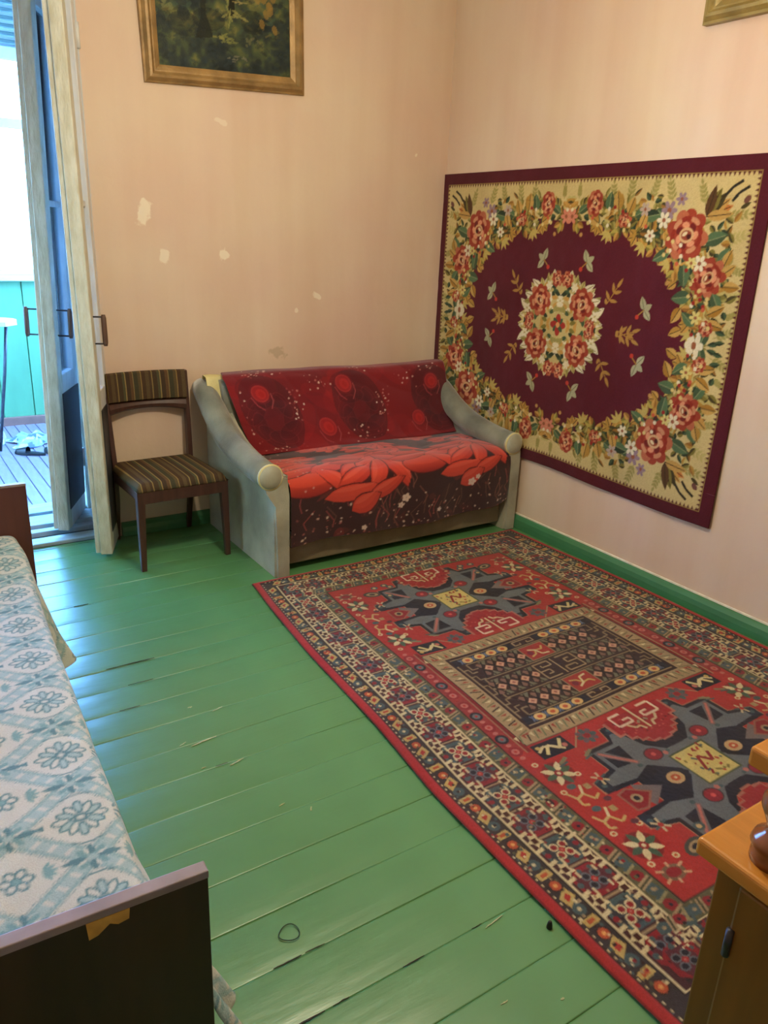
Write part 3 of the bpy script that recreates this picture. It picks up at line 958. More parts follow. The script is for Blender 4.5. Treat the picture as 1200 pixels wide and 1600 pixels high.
        E4(.150, 0, .032, .026, lin((196, 164, 116))); E4(.150, 0, .017, .014, orange); E4(.150, 0, .006, .005, cream)
        # discs on the arms
        E4(.118, .112, .036, .030, lin((70, 54, 56))); E4(.118, .112, .031, .026, lin((142, 38, 46))); E4(.118, .112, .009, .008, lin((214, 90, 80)))
        E4(.076, .096, .010, .009, pink); E4(.20, .098, .010, .008, teal); E4(.060, .100, .008, .007, teal)
        # centre square
        c.rect(-.086, .086, sgn * mc - .080, sgn * mc + .080, lin((78, 90, 60))); c.rect(-.078, .078, sgn * mc - .072, sgn * mc + .072, lin((206, 188, 112)))
        g = random.Random(3)
        for k in range(26):
            x, y_ = g.uniform(-.068, .068), g.uniform(-.062, .062)
            c.line((x, sgn * mc + y_), (x + g.uniform(-.02, .02), sgn * mc + y_ + g.uniform(-.018, .018)), .009, (red2, lin((126, 116, 60)), teal, red)[k % 4])
        c.path([(-.03, sgn * mc - .03), (0, sgn * mc + .03), (.03, sgn * mc - .01), (.05, sgn * mc + .03)], .012, red2)
        # shields above and below: stepped crimson with cream hooks
        for s in (1, -1):
            def S(pts): return [(x, sgn * mc + s * y_) for x, y_ in pts]
            sh = [(-.135, .318), (-.135, .235), (-.110, .235), (-.110, .205), (-.085, .205), (-.085, .182), (-.055, .182), (-.055, .160), (-.022, .160), (-.022, .148)]
            sh = sh + [(-x, y_) for x, y_ in sh[::-1]]
            c.poly(S([(x * 1.08, y_ - .008) for x, y_ in sh]), lin((172, 110, 92)))
            c.poly(S(sh), lin((158, 40, 42)))
            g = random.Random(5)
            for k in range(40):
                x = g.uniform(-.11, .11); y_ = g.uniform(.17 + abs(x) * .5, .30)
                c.poly(S([(x - .006, y_), (x + .006, y_), (x, y_ + .009)]), lin((108, 22, 32)) if k % 2 else lin((190, 84, 76)))
            c.path(S([(0, .345), (0, .215)]), .009, cream)
            for q in (-1, 1):
                c.path(S([(q * .045, .325), (q * .100, .325), (q * .100, .268), (q * .030, .268), (q * .030, .292), (q * .062, .292)]), .010, lin((222, 200, 170)))
                c.path(S([(q * .070, .262), (q * .052, .238), (q * .030, .238), (q * .020, .215)]), .010, lin((206, 184, 140)))
                c.path(S([(q * .012, .262), (q * .024, .250)]), .010, lin((150, 140, 110)))
    star(1); star(-1)
    # ---- small field motifs (mirrored four ways)
    c.mir = [(1, 1), (-1, 1), (1, -1), (-1, -1)]
    # black boxes with cream sprig at the panel corners
    c.rect(.315, .450, .325, .400, navy)
    c.path([(.33, .335), (.36, .375), (.39, .345), (.42, .385)], .012, lin((216, 200, 140))); c.path([(.345, .385), (.375, .355), (.41, .345), (.44, .365)], .010, cream); c.ell(.335, .37, .010, .010, pink); c.ell(.43, .345, .009, .009, gold)
    c.line((.315, .40), (.23, .318), .005, tan)
    # grey rosettes beside the shield
    for k in range(8):
        t = k * math.pi / 4
        c.ell(.235 + .028 * math.cos(t), .372 + .025 * math.sin(t), .014, .010, lin((104, 84, 88)) if k % 2 else teal, t)
    c.ell(.235, .372, .012, .011, red2)
    # octagonal flowers

    def flower(x, y_, r, a=cream, b=lin((72, 96, 76))):
        c.ell(x, y_, r * .95, r * .95, lin((128, 40, 38)))
        for k in range(8):
            t = k * math.pi / 4 + .2
            c.leaf(x + r * .2 * math.cos(t), y_ + r * .2 * math.sin(t), r * .85, r * .42, t, a if k % 2 else b)
        c.ell(x, y_, r * .26, r * .26, red2); c.ell(x, y_, r * .12, r * .12, cream)

    flower(.467, .812, .055); flower(.455, .470, .055)
    for (x, y_) in ((.495, .405), (.405, .50), (.505, .545), (.408, .745), (.505, .74), (.42, .88), (.505, .87)):
        c.ell(x, y_, .011, .010, cream); c.ell(x, y_, .006, .005, orange)
    # hooked animals
    for (x, y_) in ((.458, .575), (.462, .682)):
        c.path([(x - .045, y_ + .02), (x - .02, y_ + .034), (x, y_), (x + .03, y_ + .01), (x + .045, y_ - .022)], .009, lin((196, 168, 104)))
        c.path([(x, y_), (x - .018, y_ - .034)], .009, cream); c.path([(x + .03, y_ + .01), (x + .034, y_ + .038), (x + .015, y_ + .044)], .009, lin((196, 168, 104)))
        c.rect(x - .048, x - .026, y_ - .03, y_ - .008, lin((170, 150, 100))); c.ell(x + .008, y_ - .04, .016, .012, teal); c.ell(x - .05, y_ + .05, .014, .010, lin((90, 50, 60)))
    # bug-like motif in the outer corner
    c.ell(.475, .918, .038, .026, lin((120, 96, 72))); c.ell(.475, .918, .024, .016, red2)
    for t in (0.6, 1.4, 2.5, 3.6, 4.6, 5.6):
        c.line((.475 + .03 * math.cos(t), .918 + .02 * math.sin(t)), (.475 + .056 * math.cos(t), .918 + .036 * math.sin(t)), .008, lin((204, 160, 120)))
    c.ell(.345, .885, .045, .026, lin((70, 72, 66)), .3); c.ell(.345, .885, .030, .015, tan, .3); c.ell(.345, .885, .015, .008, navy, .3)
    for (x, y_) in ((.36, .55), (.36, .78)):
        for k in range(3):
            t = k * math.pi / 3 + .3
            c.line((x - .03 * math.cos(t), y_ - .028 * math.sin(t)), (x + .03 * math.cos(t), y_ + .028 * math.sin(t)), .008, lin((196, 180, 140)) if k else teal)
        c.ell(x, y_, .009, .009, red)
    for (x, y_) in ((.06, .945), (.14, .93), (.22, .92), (.27, .84), (.24, .945), (.30, .94)):
        c.ell(x, y_, .020, .016, teal if x > .2 else red2); c.ell(x, y_, .009, .008, lin((200, 170, 120)))
    for (x, y_) in ((.40, .42), (.30, .43)):
        c.line((x - .02, y_), (x + .02, y_ + .02), .012, lin((130, 126, 92))); c.line((x - .01, y_ + .02), (x + .03, y_ + .03), .008, teal)
    c.mir = [(1, 1)]
    return c


cv = rug_design()
col = cv.down(2).astype(np.float64)
nv_, nu_ = col.shape[:2]
nz = vnoise(nv_, nu_, 60, 1) * .5 + vnoise(nv_, nu_, 9, 2) * .5
col *= (0.72 + 0.26 * nz)[..., None] * (1 + 0.22 * (rng.random((nv_, nu_)) - .5))[..., None]
wear = (vnoise(nv_, nu_, 40, 5) * .10)[..., None]
col = col * (1 - wear) + lin((120, 104, 86)) * wear
# the woven shape: the left edge wanders, the right edge lies along the skirting
s_ = np.linspace(-1, 1, nu_)[None, :]
Yr = np.linspace(0.575, 3.065, nv_)[:, None]
xl = np.interp(Yr[:, 0], [.57, .84, 1.1, 1.46, 1.84, 2.07, 2.39, 2.8, 3.07], [1.190, 1.187, 1.191, 1.199, 1.236, 1.248, 1.262, 1.300, 1.335])
kk = np.ones(41) / 41
xl = np.convolve(np.pad(xl, 20, mode='edge'), kk, 'valid')
xr = np.interp(Yr[:, 0], [.57, 2.3, 3.07], [2.935, 2.952, 2.925])
ax = np.interp(Yr[:, 0], [.57, 1.18, 1.83, 2.5, 3.07], [2.035, 2.043, 2.060, 2.068, 2.095])
Xg = np.where(s_ < 0, ax[:, None] + s_ * (ax - xl)[:, None], ax[:, None] + s_ * (xr - ax)[:, None])
Yg = Yr + 0 * s_ + 0.006 * np.sin(s_ * 5)
relief = 0.0009 * (vnoise(nv_, nu_, 2.5, 8) - .5) + 0.003 * (vnoise(nv_, nu_, 55, 9))
Zg = 0.0095 + relief
edge = np.minimum(np.minimum((s_ + 1) * .85, (1 - s_) * .85) + 0 * Yr, np.minimum(Yr - .575, 3.065 - Yr) + 0 * s_)
Zg = Zg + 0.0035 * np.exp(-((edge - .02) / .016) ** 2) - 0.004 * np.exp(-edge / .006)
P = np.stack([Xg, Yg, Zg], -1)
rim_pts = np.zeros(3); rim_pts[2] = -0.0065
rug = sheet('oriental_rug', P, col, M_print, rim=rim_pts)
tag(rug, 'red oriental wool rug with two blue star medallions on the green floor', 'rug')

# ------------------------------------------------------------------ wall tapestry
def rose(c, x, y, r, ry=None, ang=0.0, seed=0):
    g = random.Random(seed)
    ry = ry or r
    k1, k2, k3 = lin((158, 64, 44)), lin((184, 104, 72)), lin((112, 34, 32))
    ca, sa = math.cos(ang), math.sin(ang)

    def at(u, v): return x + u * r * ca - v * ry * sa, y + u * r * sa + v * ry * ca
    n = 9
    for k in range(n):
        t = 6.2832 * k / n + g.uniform(-.2, .2)
        px, py = at(.68 * math.cos(t), .68 * math.sin(t))
        c.ell(px, py, r * .34, ry * .30, k1 if k % 3 else k2, t + ang)
    for k in range(n):
        t = 6.2832 * k / n + .35
        px, py = at(.62 * math.cos(t), .62 * math.sin(t))
        c.ell(px, py, r * .24, ry * .12, lin((204, 140, 100)) if k % 2 else lin((146, 48, 34)), t + 1.57 + ang)
    c.ell(x, y, r * .56, ry * .54, k1, ang); 
    for k in range(7):
        t = 6.2832 * k / 7
        px, py = at(.40 * math.cos(t), .40 * math.sin(t))
        c.ell(px, py, r * .17, ry * .12, k3 if k % 2 else lin((224, 150, 112)), t + 1.2 + ang)
    c.ell(x, y, r * .34, ry * .30, lin((214, 170, 122)), ang); c.ell(x, y, r * .24, ry * .20, lin((150, 70, 48)), ang)
    px, py = at(-.08, .05); c.ell(px, py, r * .13, ry * .07, lin((226, 206, 160)), ang + .6)
    px, py = at(.12, -.05); c.ell(px, py, r * .10, ry * .10, lin((70, 24, 28)), ang)


def tapestry_design():
    W, H = 2.10, 1.50
    maroon, oval = lin((84, 24, 36)), lin((88, 24, 38))
    cream = lin((206, 184, 126))
    gold, ochre, olive, dol = lin((176, 134, 58)), lin((196, 150, 76)), lin((124, 114, 52)), lin((70, 62, 34))
    teal, dteal, pale = lin((68, 88, 62)), lin((44, 58, 42)), lin((158, 148, 84))
    white, lilac, pink = lin((226, 214, 180)), lin((150, 124, 134)), lin((210, 130, 104))
    c = Canvas(W, H, .002, maroon)
    b = .060
    c.rect(-W / 2 + b, W / 2 - b, -H / 2 + b, H / 2 - b, cream)
    c.mir = [(1, 1), (-1, 1), (1, -1), (-1, -1)]
    # pale ferns on the outer cream ground
    g = random.Random(21)

    def fern(x, y, ln, ang, col, n=4, wd=.013):
        c.line((x, y), (x + ln * math.cos(ang), y + ln * math.sin(ang)), .004, col)
        for k in range(n):
            f = .2 + .8 * k / n
            for s in (-1, 1):
                c.leaf(x + f * ln * math.cos(ang), y + f * ln * math.sin(ang), ln * .38 * (1 - .3 * f), wd, ang + s * .75, col)
        c.leaf(x + ln * math.cos(ang), y + ln * math.sin(ang), ln * .3, wd, ang, col)
    for (x, y, ln, an) in ((.36, .575, .10, 1.5), (.48, .585, .09, 1.3), (.60, .57, .10, 1.9), (.27, .57, .09, 1.7), (.05, .60, .06, 1.57), (.86, .42, .11, .3), (.90, .20, .09, .2), (.90, .04, .09, .4),
                           (.86, .52, .10, .1), (.76, .56, .09, 1.9), (.90, .33, .08, -.3), (.93, .12, .06, .5)):
        fern(x, y, ln, an, pale if g.random() < .7 else lin((186, 172, 104)))
    # maroon oval
    pts = []
    for k in range(160):
        t = 6.2832 * k / 160
        cx_, sy_ = math.cos(t), math.sin(t)
        rr = 1 + .025 * math.sin(8 * t + .5) + .015 * math.sin(18 * t + 1)
        pts.append((.80 * abs(cx_) ** .82 * (1 if cx_ >= 0 else -1) * rr, .500 * abs(sy_) ** .82 * (1 if sy_ >= 0 else -1) * rr))
    c.mir = [(1, 1)]; c.poly(pts, oval); c.mir = [(1, 1), (-1, 1), (1, -1), (-1, -1)]
    # dense garland between oval and cream ground
    pal = [(gold, ochre), (ochre, gold), (olive, pale), (teal, dteal), (dol, olive), (pale, olive), (gold, lin((150, 104, 44))), (dteal, teal), (lin((150, 104, 44)), dol), (olive, dol), (lin((190, 176, 110)), gold)]

    def ex(t, f): return .755 * math.cos(t) ** .84 * f, .470 * math.sin(t) ** .84 * f
    for k in range(330):
        t = g.random() * math.pi / 2
        f = g.uniform(1.03, 1.26)
        x, y = ex(t, f)
        if x > .90 or y > .61: continue
        a, b2 = g.choice(pal)
        c.leaf(x, y, g.uniform(.038, .062), g.uniform(.020, .034), g.uniform(0, 6.28), a, None, b2)
    for k in range(150):
        if k < 100: x, y = g.uniform(.70, .93), g.uniform(0, .5)
        else: x, y = g.uniform(0, .62), g.uniform(.50, .61)
        if (x / .79) ** 2.4 + (y / .50) ** 2.4 < 1: continue
        a, b2 = g.choice(pal[2:])
        c.leaf(x, y, g.uniform(.035, .06), g.uniform(.018, .03), g.uniform(0, 6.28), a, None, b2)
    # small leaf groups reaching into the oval
    for k in range(15):
        t = (k + .5 + g.uniform(-.3, .3)) / 15 * math.pi / 2
        x, y = ex(t, g.uniform(1.0, 1.05))
        a = math.atan2(-y, -x) + g.uniform(-.7, .7)
        kind = k % 3
        if kind == 0:
            for q in (-.9, -.3, .3, .9):
                c.leaf(x, y, .058, .017, a + q, lin((190, 168, 92)))
        elif kind == 1:
            for q in (-.8, 0, .8):
                c.leaf(x, y, .052, .036, a + q, gold, dol, ochre)
        else:
            c.leaf(x, y, .050, .034, a - .4, lin((176, 160, 78)), None, olive); c.leaf(x, y, .045, .030, a + .6, ochre, None, lin((150, 104, 44)))
            c.ell(x + .06 * math.cos(a), y + .06 * math.sin(a), .010, .010, lin((186, 140, 80)))
    # big teal leaves behind the roses
    for (x, y, ln, wd, an) in ((.60, .50, .10, .06, 2.6), (.78, .42, .11, .06, .3), (.70, .33, .10, .06, -1.4), (.62, .38, .10, .05, 3.6), (.86, .34, .08, .05, .9), (.76, .20, .10, .06, 3.3), (.86, .22, .09, .05, -1.0), (.54, .53, .10, .055, 3.3),
                               (.24, .545, .085, .055, 1.45), (.40, .52, .09, .05, .4), (.06, .535, .07, .04, .6), (.80, .08, .09, .05, 2.5), (.84, -.0, .09, .05, 1.2)):
        c.leaf(x, y, ln, wd, an, teal if g.random() < .7 else dteal, lin((130, 140, 98)), lin((86, 112, 78)))
    # gold broad leaves
    for (x, y, ln, wd, an) in ((.30, .545, .09, .06, 1.7), (.36, .53, .08, .05, 1.2), (.19, .49, .08, .055, 2.6), (.44, .47, .08, .045, 1.2), (.88, .29, .08, .045, .6), (.90, .25, .08, .045, 0), (.89, .33, .07, .045, 1.2), (.72, .15, .08, .05, 4.2), (.85, .13, .09, .045, .5), (.85, .10, .09, .045, -.2), (.74, .06, .07, .045, 3.6)):
        c.leaf(x, y, ln, wd, an, g.choice([gold, ochre, lin((166, 120, 46))]), dol, lin((196, 156, 84)))
    # corner bouquet: brown and orange blades, black strokes
    for (an, col_) in ((.35, lin((196, 120, 56))), (.6, ochre), (.85, dol), (1.1, olive), (1.35, lin((88, 60, 34))), (.1, lin((190, 150, 80)))):
        c.leaf(.77, .52, .125, .045, an, col_, lin((60, 42, 28)))
    for dx, dy in ((0, 0), (.032, -.022)):
        c.path([(.845 + dx, .600 + dy), (.875 + dx, .632 + dy), (.915 + dx, .655 + dy)], .012, lin((44, 40, 34)))
    c.ell(.945, .585, .018, .012, lin((112, 70, 60)), .8); c.leaf(.92, .55, .05, .018, .5, dol)
    # roses
    rose(c, .690, .446, .105, .105, 0, 1); rose(c, .825, .280, .088, .075, .7, 2); rose(c, .156, .578, .050, .066, 0, 3); 
    rose(c, .855, .075, .036, .034, .3, 4); rose(c, .34, .505, .036, .034, .3, 5)
    # lilac and white small flowers
    for (x, y, r, k1) in ((.585, .545, .040, lilac), (.565, .505, .036, white), (.775, .335, .034, white), (.735, .335, .026, lin((214, 196, 120))), (.815, .005, .044, white), (.80, .115, .030, lin((214, 196, 120))), (.455, .55, .030, lin((186, 164, 150))), (.50, .44, .028, white), (.02, .52, .036, pink), (.64, .59, .028, lilac)):
        for k in range(6):
            t = k * 1.047
            c.ell(x + r * .62 * math.cos(t), y + r * .62 * math.sin(t), r * .42, r * .26, k1, t)
        c.ell(x, y, r * .26, r * .26, lin((150, 90, 60)))
    # berries
    for k in range(46):
        t = g.random() * math.pi / 2
        x, y = .80 * math.cos(t) ** .86 * g.uniform(.96, 1.12), .50 * math.sin(t) ** .86 * g.uniform(.96, 1.16)
        c.ell(x, y, .009, .009, g.choice([white, lin((196, 92, 62)), lin((214, 190, 120)), lin((150, 40, 36))]))
    # sprigs inside the oval
    for (x, y, an) in ((.325, .165, 1.0), (.425, .0, .35)):
        ca, sa = math.cos(an), math.sin(an)
        c.line((x - .04 * ca, y - .04 * sa), (x + .05 * ca, y + .05 * sa), .004, gold)
        for f, q, ln in ((-.02, 1.1, .050), (-.02, -1.1, .050), (.02, .75, .050), (.02, -.75, .050), (.05, 0, .055), (-.045, .9, .03)):
            c.leaf(x + f * ca, y + f * sa, ln, .017, an + q, lin((172, 130, 66)))
    for (x, y) in ((.525, .122), (.150, .312)):
        c.leaf(x, y, .062, .036, 1.9, lin((168, 164, 128)), lin((110, 116, 80))); c.leaf(x, y, .060, .034, .2 - 1.0, lin((178, 172, 136)), lin((110, 116, 80))); c.leaf(x, y, .05, .03, .6, lin((168, 164, 128)))
        c.line((x, y), (x - .035, y - .03), .005, gold); c.ell(x - .035, y - .034, .011, .011, lin((190, 60, 46)))
    # centre bouquet
    for k in range(34):
        t = (k + .5) / 34 * math.pi / 2
        f = g.uniform(.80, 1.0)
        c.leaf(.25 * math.cos(t) * f, .215 * math.sin(t) * f, g.uniform(.06, .085), .034, t + g.uniform(-.5, .5), g.choice([lin((206, 190, 128)), lin((190, 172, 104)), ochre, pale, white]), olive)
    c.mir = [(1, 1)]; c.ell(0, 0, .245, .215, lin((196, 176, 116))); c.mir = [(1, 1), (-1, 1), (1, -1), (-1, -1)]
    for k in range(70):
        x, y = g.uniform(0, .24), g.uniform(0, .20)
        if (x / .25) ** 2 + (y / .22) ** 2 > 1: continue
        c.leaf(x, y, .045, .022, g.uniform(0, 6.28), g.choice([olive, teal, pale, white, ochre, dteal]))
    rose(c, .150, .112, .082, .078, .7, 6); rose(c, .035, .225, .042, .040, 0, 7); rose(c, .215, .02, .034, .03, 0, 8)
    for (x, y, r) in ((.24, .065, .026), (.09, .19, .024), (.0, .12, .026)):
        for k in range(6):
            t = k * 1.047
            c.ell(x + r * .62 * math.cos(t), y + r * .62 * math.sin(t), r * .42, r * .26, white, t)
    c.mir = [(1, 1)]
    for k in range(4):
        t = k * 1.5708
        c.ell(.028 * math.cos(t), .028 * math.sin(t), .028, .018, lin((160, 46, 40)), t)
        c.ell(.024 * math.cos(t + .785), .024 * math.sin(t + .785), .022, .012, teal, t + .785)
    c.ell(0, 0, .014, .014, lin((214, 150, 90)))
    for x0, x1, y0, y1 in ((-W, W, H / 2 - b, H), (-W, W, -H, -H / 2 + b), (-W, -W / 2 + b, -H, H), (W / 2 - b, W, -H, H)):
        c.rect(x0, x1, y0, y1, maroon)
    for x0, x1, y0, y1 in ((-W / 2 + b, W / 2 - b, H / 2 - b - .005, H / 2 - b), (-W / 2 + b, W / 2 - b, -H / 2 + b, -H / 2 + b + .005), (-W / 2 + b, -W / 2 + b + .005, -H / 2 + b, H / 2 - b), (W / 2 - b - .005, W / 2 - b, -H / 2 + b, H / 2 - b)):
        c.rect(x0, x1, y0, y1, lin((150, 122, 66)))
    c.mir = [(1, 1), (-1, 1), (1, -1), (-1, -1)]
    x = 0.008
    while x < W / 2 - b:
        c.poly([(x - .007, H / 2 - b - .004), (x + .007, H / 2 - b - .004), (x, H / 2 - b - .020)], maroon); x += .021
    y = .008
    while y < H / 2 - b:
        c.poly([(W / 2 - b - .004, y - .007), (W / 2 - b - .004, y + .007), (W / 2 - b - .020, y)], maroon); y += .021
    return c


cv = tapestry_design()
col = cv.down(2).astype(np.float64)
nv_, nu_ = col.shape[:2]
col *= (0.88 + 0.2 * vnoise(nv_, nu_, 30, 31))[..., None] * (1 + 0.16 * (rng.random((nv_, nu_)) - .5))[..., None]
a_ = np.linspace(-1.05, 1.05, nu_)[None, :]
b_ = np.linspace(-.75, .75, nv_)[:, None]
Yt = 2.935 - a_ + 0 * b_
Zt = 1.160 + b_ + 0.006 * np.sin(a_ * 6 + 1) * (b_ < -.6) + 0 * a_ - .018 * a_ * (b_ < 0) * (-b_ / .75)
fold = 0.010 + 0.010 * (.5 - .5 * np.tanh((b_ + .35) / .25)) * (.6 + .4 * np.sin(a_ * 7.3 + .6)) + 0.003 * np.sin(a_ * 11 + b_ * 3) * (b_ < .6)
Xt = XR - fold - 0.002 * vnoise(nv_, nu_, 12, 33)
P = np.stack([Xt + 0 * Yt, Yt, Zt], -1)
loopx = np.array([.006, 0, 0])
tap = sheet('wall_tapestry', P, col, M_print, rim=loopx)
tag(tap, 'floral wall tapestry with maroon oval and cream rose border hung beside the sofa', 'tapestry')

# ------------------------------------------------------------------ framed pictures
def frame(root, w, h, fw, dep, m, m2=None):
    """four mitred moulded rails around w x h (outer), local plane xz, front is -y"""
    prof = [(0, 0), (0, dep * .55), (fw * .12, dep * .62), (fw * .3, dep * .95), (fw * .45, dep), (fw * .62, dep * .72), (fw * .7, dep * .72), (fw * .86, dep * .62), (fw, dep * .5), (fw, 0)]
    for s in range(4):
        bm = bmesh.new()
        hw, hh = (w / 2, h / 2)
        ring = []
        cs = [(-hw, -hh), (hw, -hh), (hw, hh), (-hw, hh)]
        a, b = cs[s], cs[(s + 1) % 4]
        for cx_, cz_ in (a, b):
            ring.append([bm.verts.new((cx_ - math.copysign(d, cx_), -t, cz_ - math.copysign(d, cz_))) for d, t in prof])
        n = len(prof)
        for i in range(n):
            bm.faces.new((ring[0][i], ring[0][(i + 1) % n], ring[1][(i + 1) % n], ring[1][i]))
        bm.faces.new(ring[0]); bm.faces.new(ring[1])
        from_bm('frame_rail', bm, m, root)


def landscape(w, h, seed, gold_tone=False):
    c = Canvas(w, h, .004, lin((46, 52, 50)))
    g = random.Random(seed)
    n1, n2, n3 = vnoise(c.ny, c.nx, 26, seed), vnoise(c.ny, c.nx, 11, seed + 1), vnoise(c.ny, c.nx, 5, seed + 2)
    f = np.linspace(0, 1, c.ny)[:, None]
    q = np.clip(.55 * n1 + .30 * n2 + .25 * n3 + .35 * (f - .5) - .05, 0, 1)
    stops = np.array([0, .3, .45, .58, .72, .86, 1.0])
    cols = np.array([lin(k) for k in ((30, 36, 36), (44, 54, 56), (56, 66, 58), (78, 90, 62), (112, 114, 66), (150, 140, 86), (176, 160, 104))])
    c.a[:] = np.stack([np.interp(q, stops, cols[:, i]) for i in range(3)], -1)
    pal = [lin((44, 54, 58)), lin((60, 70, 52)), lin((96, 98, 56)), lin((70, 92, 78)), lin((38, 44, 40)), lin((120, 112, 64)), lin((52, 66, 70))]
    for k in range(700):
        x, y = g.uniform(-w / 2, w / 2), g.uniform(-h / 2, h / 2)
        k0 = pal[g.randrange(len(pal))]
        if y < -h * .2: k0 = pal[g.choice((0, 1, 4, 6, 6, 0))]
        c.ell(x, y, g.uniform(.006, .022), g.uniform(.003, .010), k0, g.uniform(-.7, .7), .45)
    if not gold_tone:
        for k in range(40):
            c.ell(g.uniform(-.34, -.12), g.uniform(.05, .25), g.uniform(.02, .05), g.uniform(.01, .02), lin((72, 100, 88)), g.uniform(-.6, .6), .6)
        # tree trunks and dark bushes
        c.poly([(-.150, -.15), (-.118, -.06), (-.116, .30), (-.088, .30), (-.092, -.05), (-.060, -.14)], lin((40, 42, 36)), .8); c.path([(.03, -.05), (.05, .12), (.04, .3)], .03, lin((40, 42, 32)))
        c.ell(-.08, -.07, .08, .045, lin((34, 40, 40)), 0, .55); c.ell(-.2, -.1, .08, .05, lin((38, 44, 46)), 0, .55); c.ell(.14, -.06, .06, .05, lin((38, 42, 38)), 0, .5)
        c.ell(-.20, -.06, .03, .03, lin((36, 42, 46)), 0, .5)
        for (x, y, rx, ry, k0) in ((.055, -.04, .045, .012, (150, 146, 86)), (.02, .01, .012, .05, (150, 150, 84)), (.07, .02, .035, .008, (164, 150, 96)), (-.02, -.13, .035, .012, (140, 140, 78)), (.02, -.145, .04, .010, (128, 132, 74)), (.22, .02, .04, .05, (150, 120, 60)), (.20, .07, .03, .03, (128, 110, 60)), (-.28, -.02, .03, .02, (120, 124, 82)), (.12, -.14, .02, .014, (110, 110, 80)), (.06, -.215, .03, .008, (126, 124, 104))):
            [c.ell(x + g.gauss(0, rx * .6), y + g.gauss(0, ry * .8), rx * .35, ry * .4, lin(k0), g.uniform(-.5, .5), .6) for _ in range(9)]
    else:
        for k in range(60):
            c.ell(g.uniform(-w / 2, w / 2), g.uniform(-h / 2, h / 2), .03, .012, lin(g.choice([(206, 196, 150), (150, 140, 90), (120, 110, 70)])), g.uniform(-.5, .5), .7)
    return c


pic = empty('framed_landscape_painting', (1.632, YB - .008, 2.545))
pic.rotation_euler = (R(3.2), R(-2.6), 0)
PWd, PH = .815, .70
frame(pic, PWd, PH, .075, .045, M_gilt)
cv = landscape(PWd - .14, PH - .14, 4)
colp = cv.a.astype(np.float64); ny_, nx_ = colp.shape[:2]
gx = np.linspace(-(PWd - .14) / 2, (PWd - .14) / 2, nx_)[None, :]; gz = np.linspace(-(PH - .14) / 2, (PH - .14) / 2, ny_)[:, None]
sheet('canvas', np.stack([gx + 0 * gz, -.016 + 0 * gx + 0 * gz, gz + 0 * gx], -1), colp, M_paint, pic)
box('backing', -PWd / 2 + .02, PWd / 2 - .02, -.012, .0, -PH / 2 + .02, PH / 2 - .02, M_dwood, pic)
tag(pic, 'dark wooded landscape painting in a gilt frame on the back wall', 'painting')

pic2 = empty('framed_picture', (XR - .004, 1.99, 2.64), R(90) * -1)
pic2.rotation_euler = (0, 0, R(-90))
frame(pic2, .64, .50, .075, .05, M_gilt2)
cv = landscape(.51, .37, 9, True)
colp = cv.a.astype(np.float64); ny_, nx_ = colp.shape[:2]
gx = np.linspace(-.255, .255, nx_)[None, :]; gz = np.linspace(-.185, .185, ny_)[:, None]
sheet('canvas', np.stack([gx + 0 * gz, -.018 + 0 * gx + 0 * gz, gz + 0 * gx], -1), colp, M_paint, pic2)
box('backing', -.30, .30, -.012, 0, -.23, .23, M_dwood, pic2)
tag(pic2, 'olive gilt picture frame high on the right wall above the tapestry', 'picture')

# ------------------------------------------------------------------ sofa
sofa = empty('sofa', (2.21, 3.10, 0))
tag(sofa, 'grey velour sofa with rolled scroll arms standing in the corner', 'sofa')
SO = Vector((2.21, 3.10, 0))


def S(o):
    """parent to the sofa, keeping world coordinates in the mesh"""
    o.parent = sofa; o.matrix_parent_inverse = Matrix.Translation(-SO); return o


S(box('base', 1.53, 2.895, 3.19, 3.90, .045, .30, M_panel, bev=.01))
S(box('front_panel', 1.535, 2.89, 3.135, 3.19, .035, .20, M_panel, bev=.008))
S(box('seat_cushion', 1.535, 2.89, 3.115, 3.72, .20, .445, M_velour_d, bev=.05, seg=4, smooth=True))
S(extrude_profile('backrest', [(3.62, .30), (3.66, .46), (3.79, .79), (3.82, .815), (3.86, .825), (3.91, .815), (3.925, .78), (3.925, .10), (3.66, .10)], 'x', 1.50, 2.945, M_velour_d, bev=.01))
for (x, fx) in ((1.6, 1), (2.82, 1)):
    for yy in (3.25, 3.85):
        S(box('foot', x - .03, x + .03, yy - .03, yy + .03, 0.0, .05, M_dwood, bev=.004))


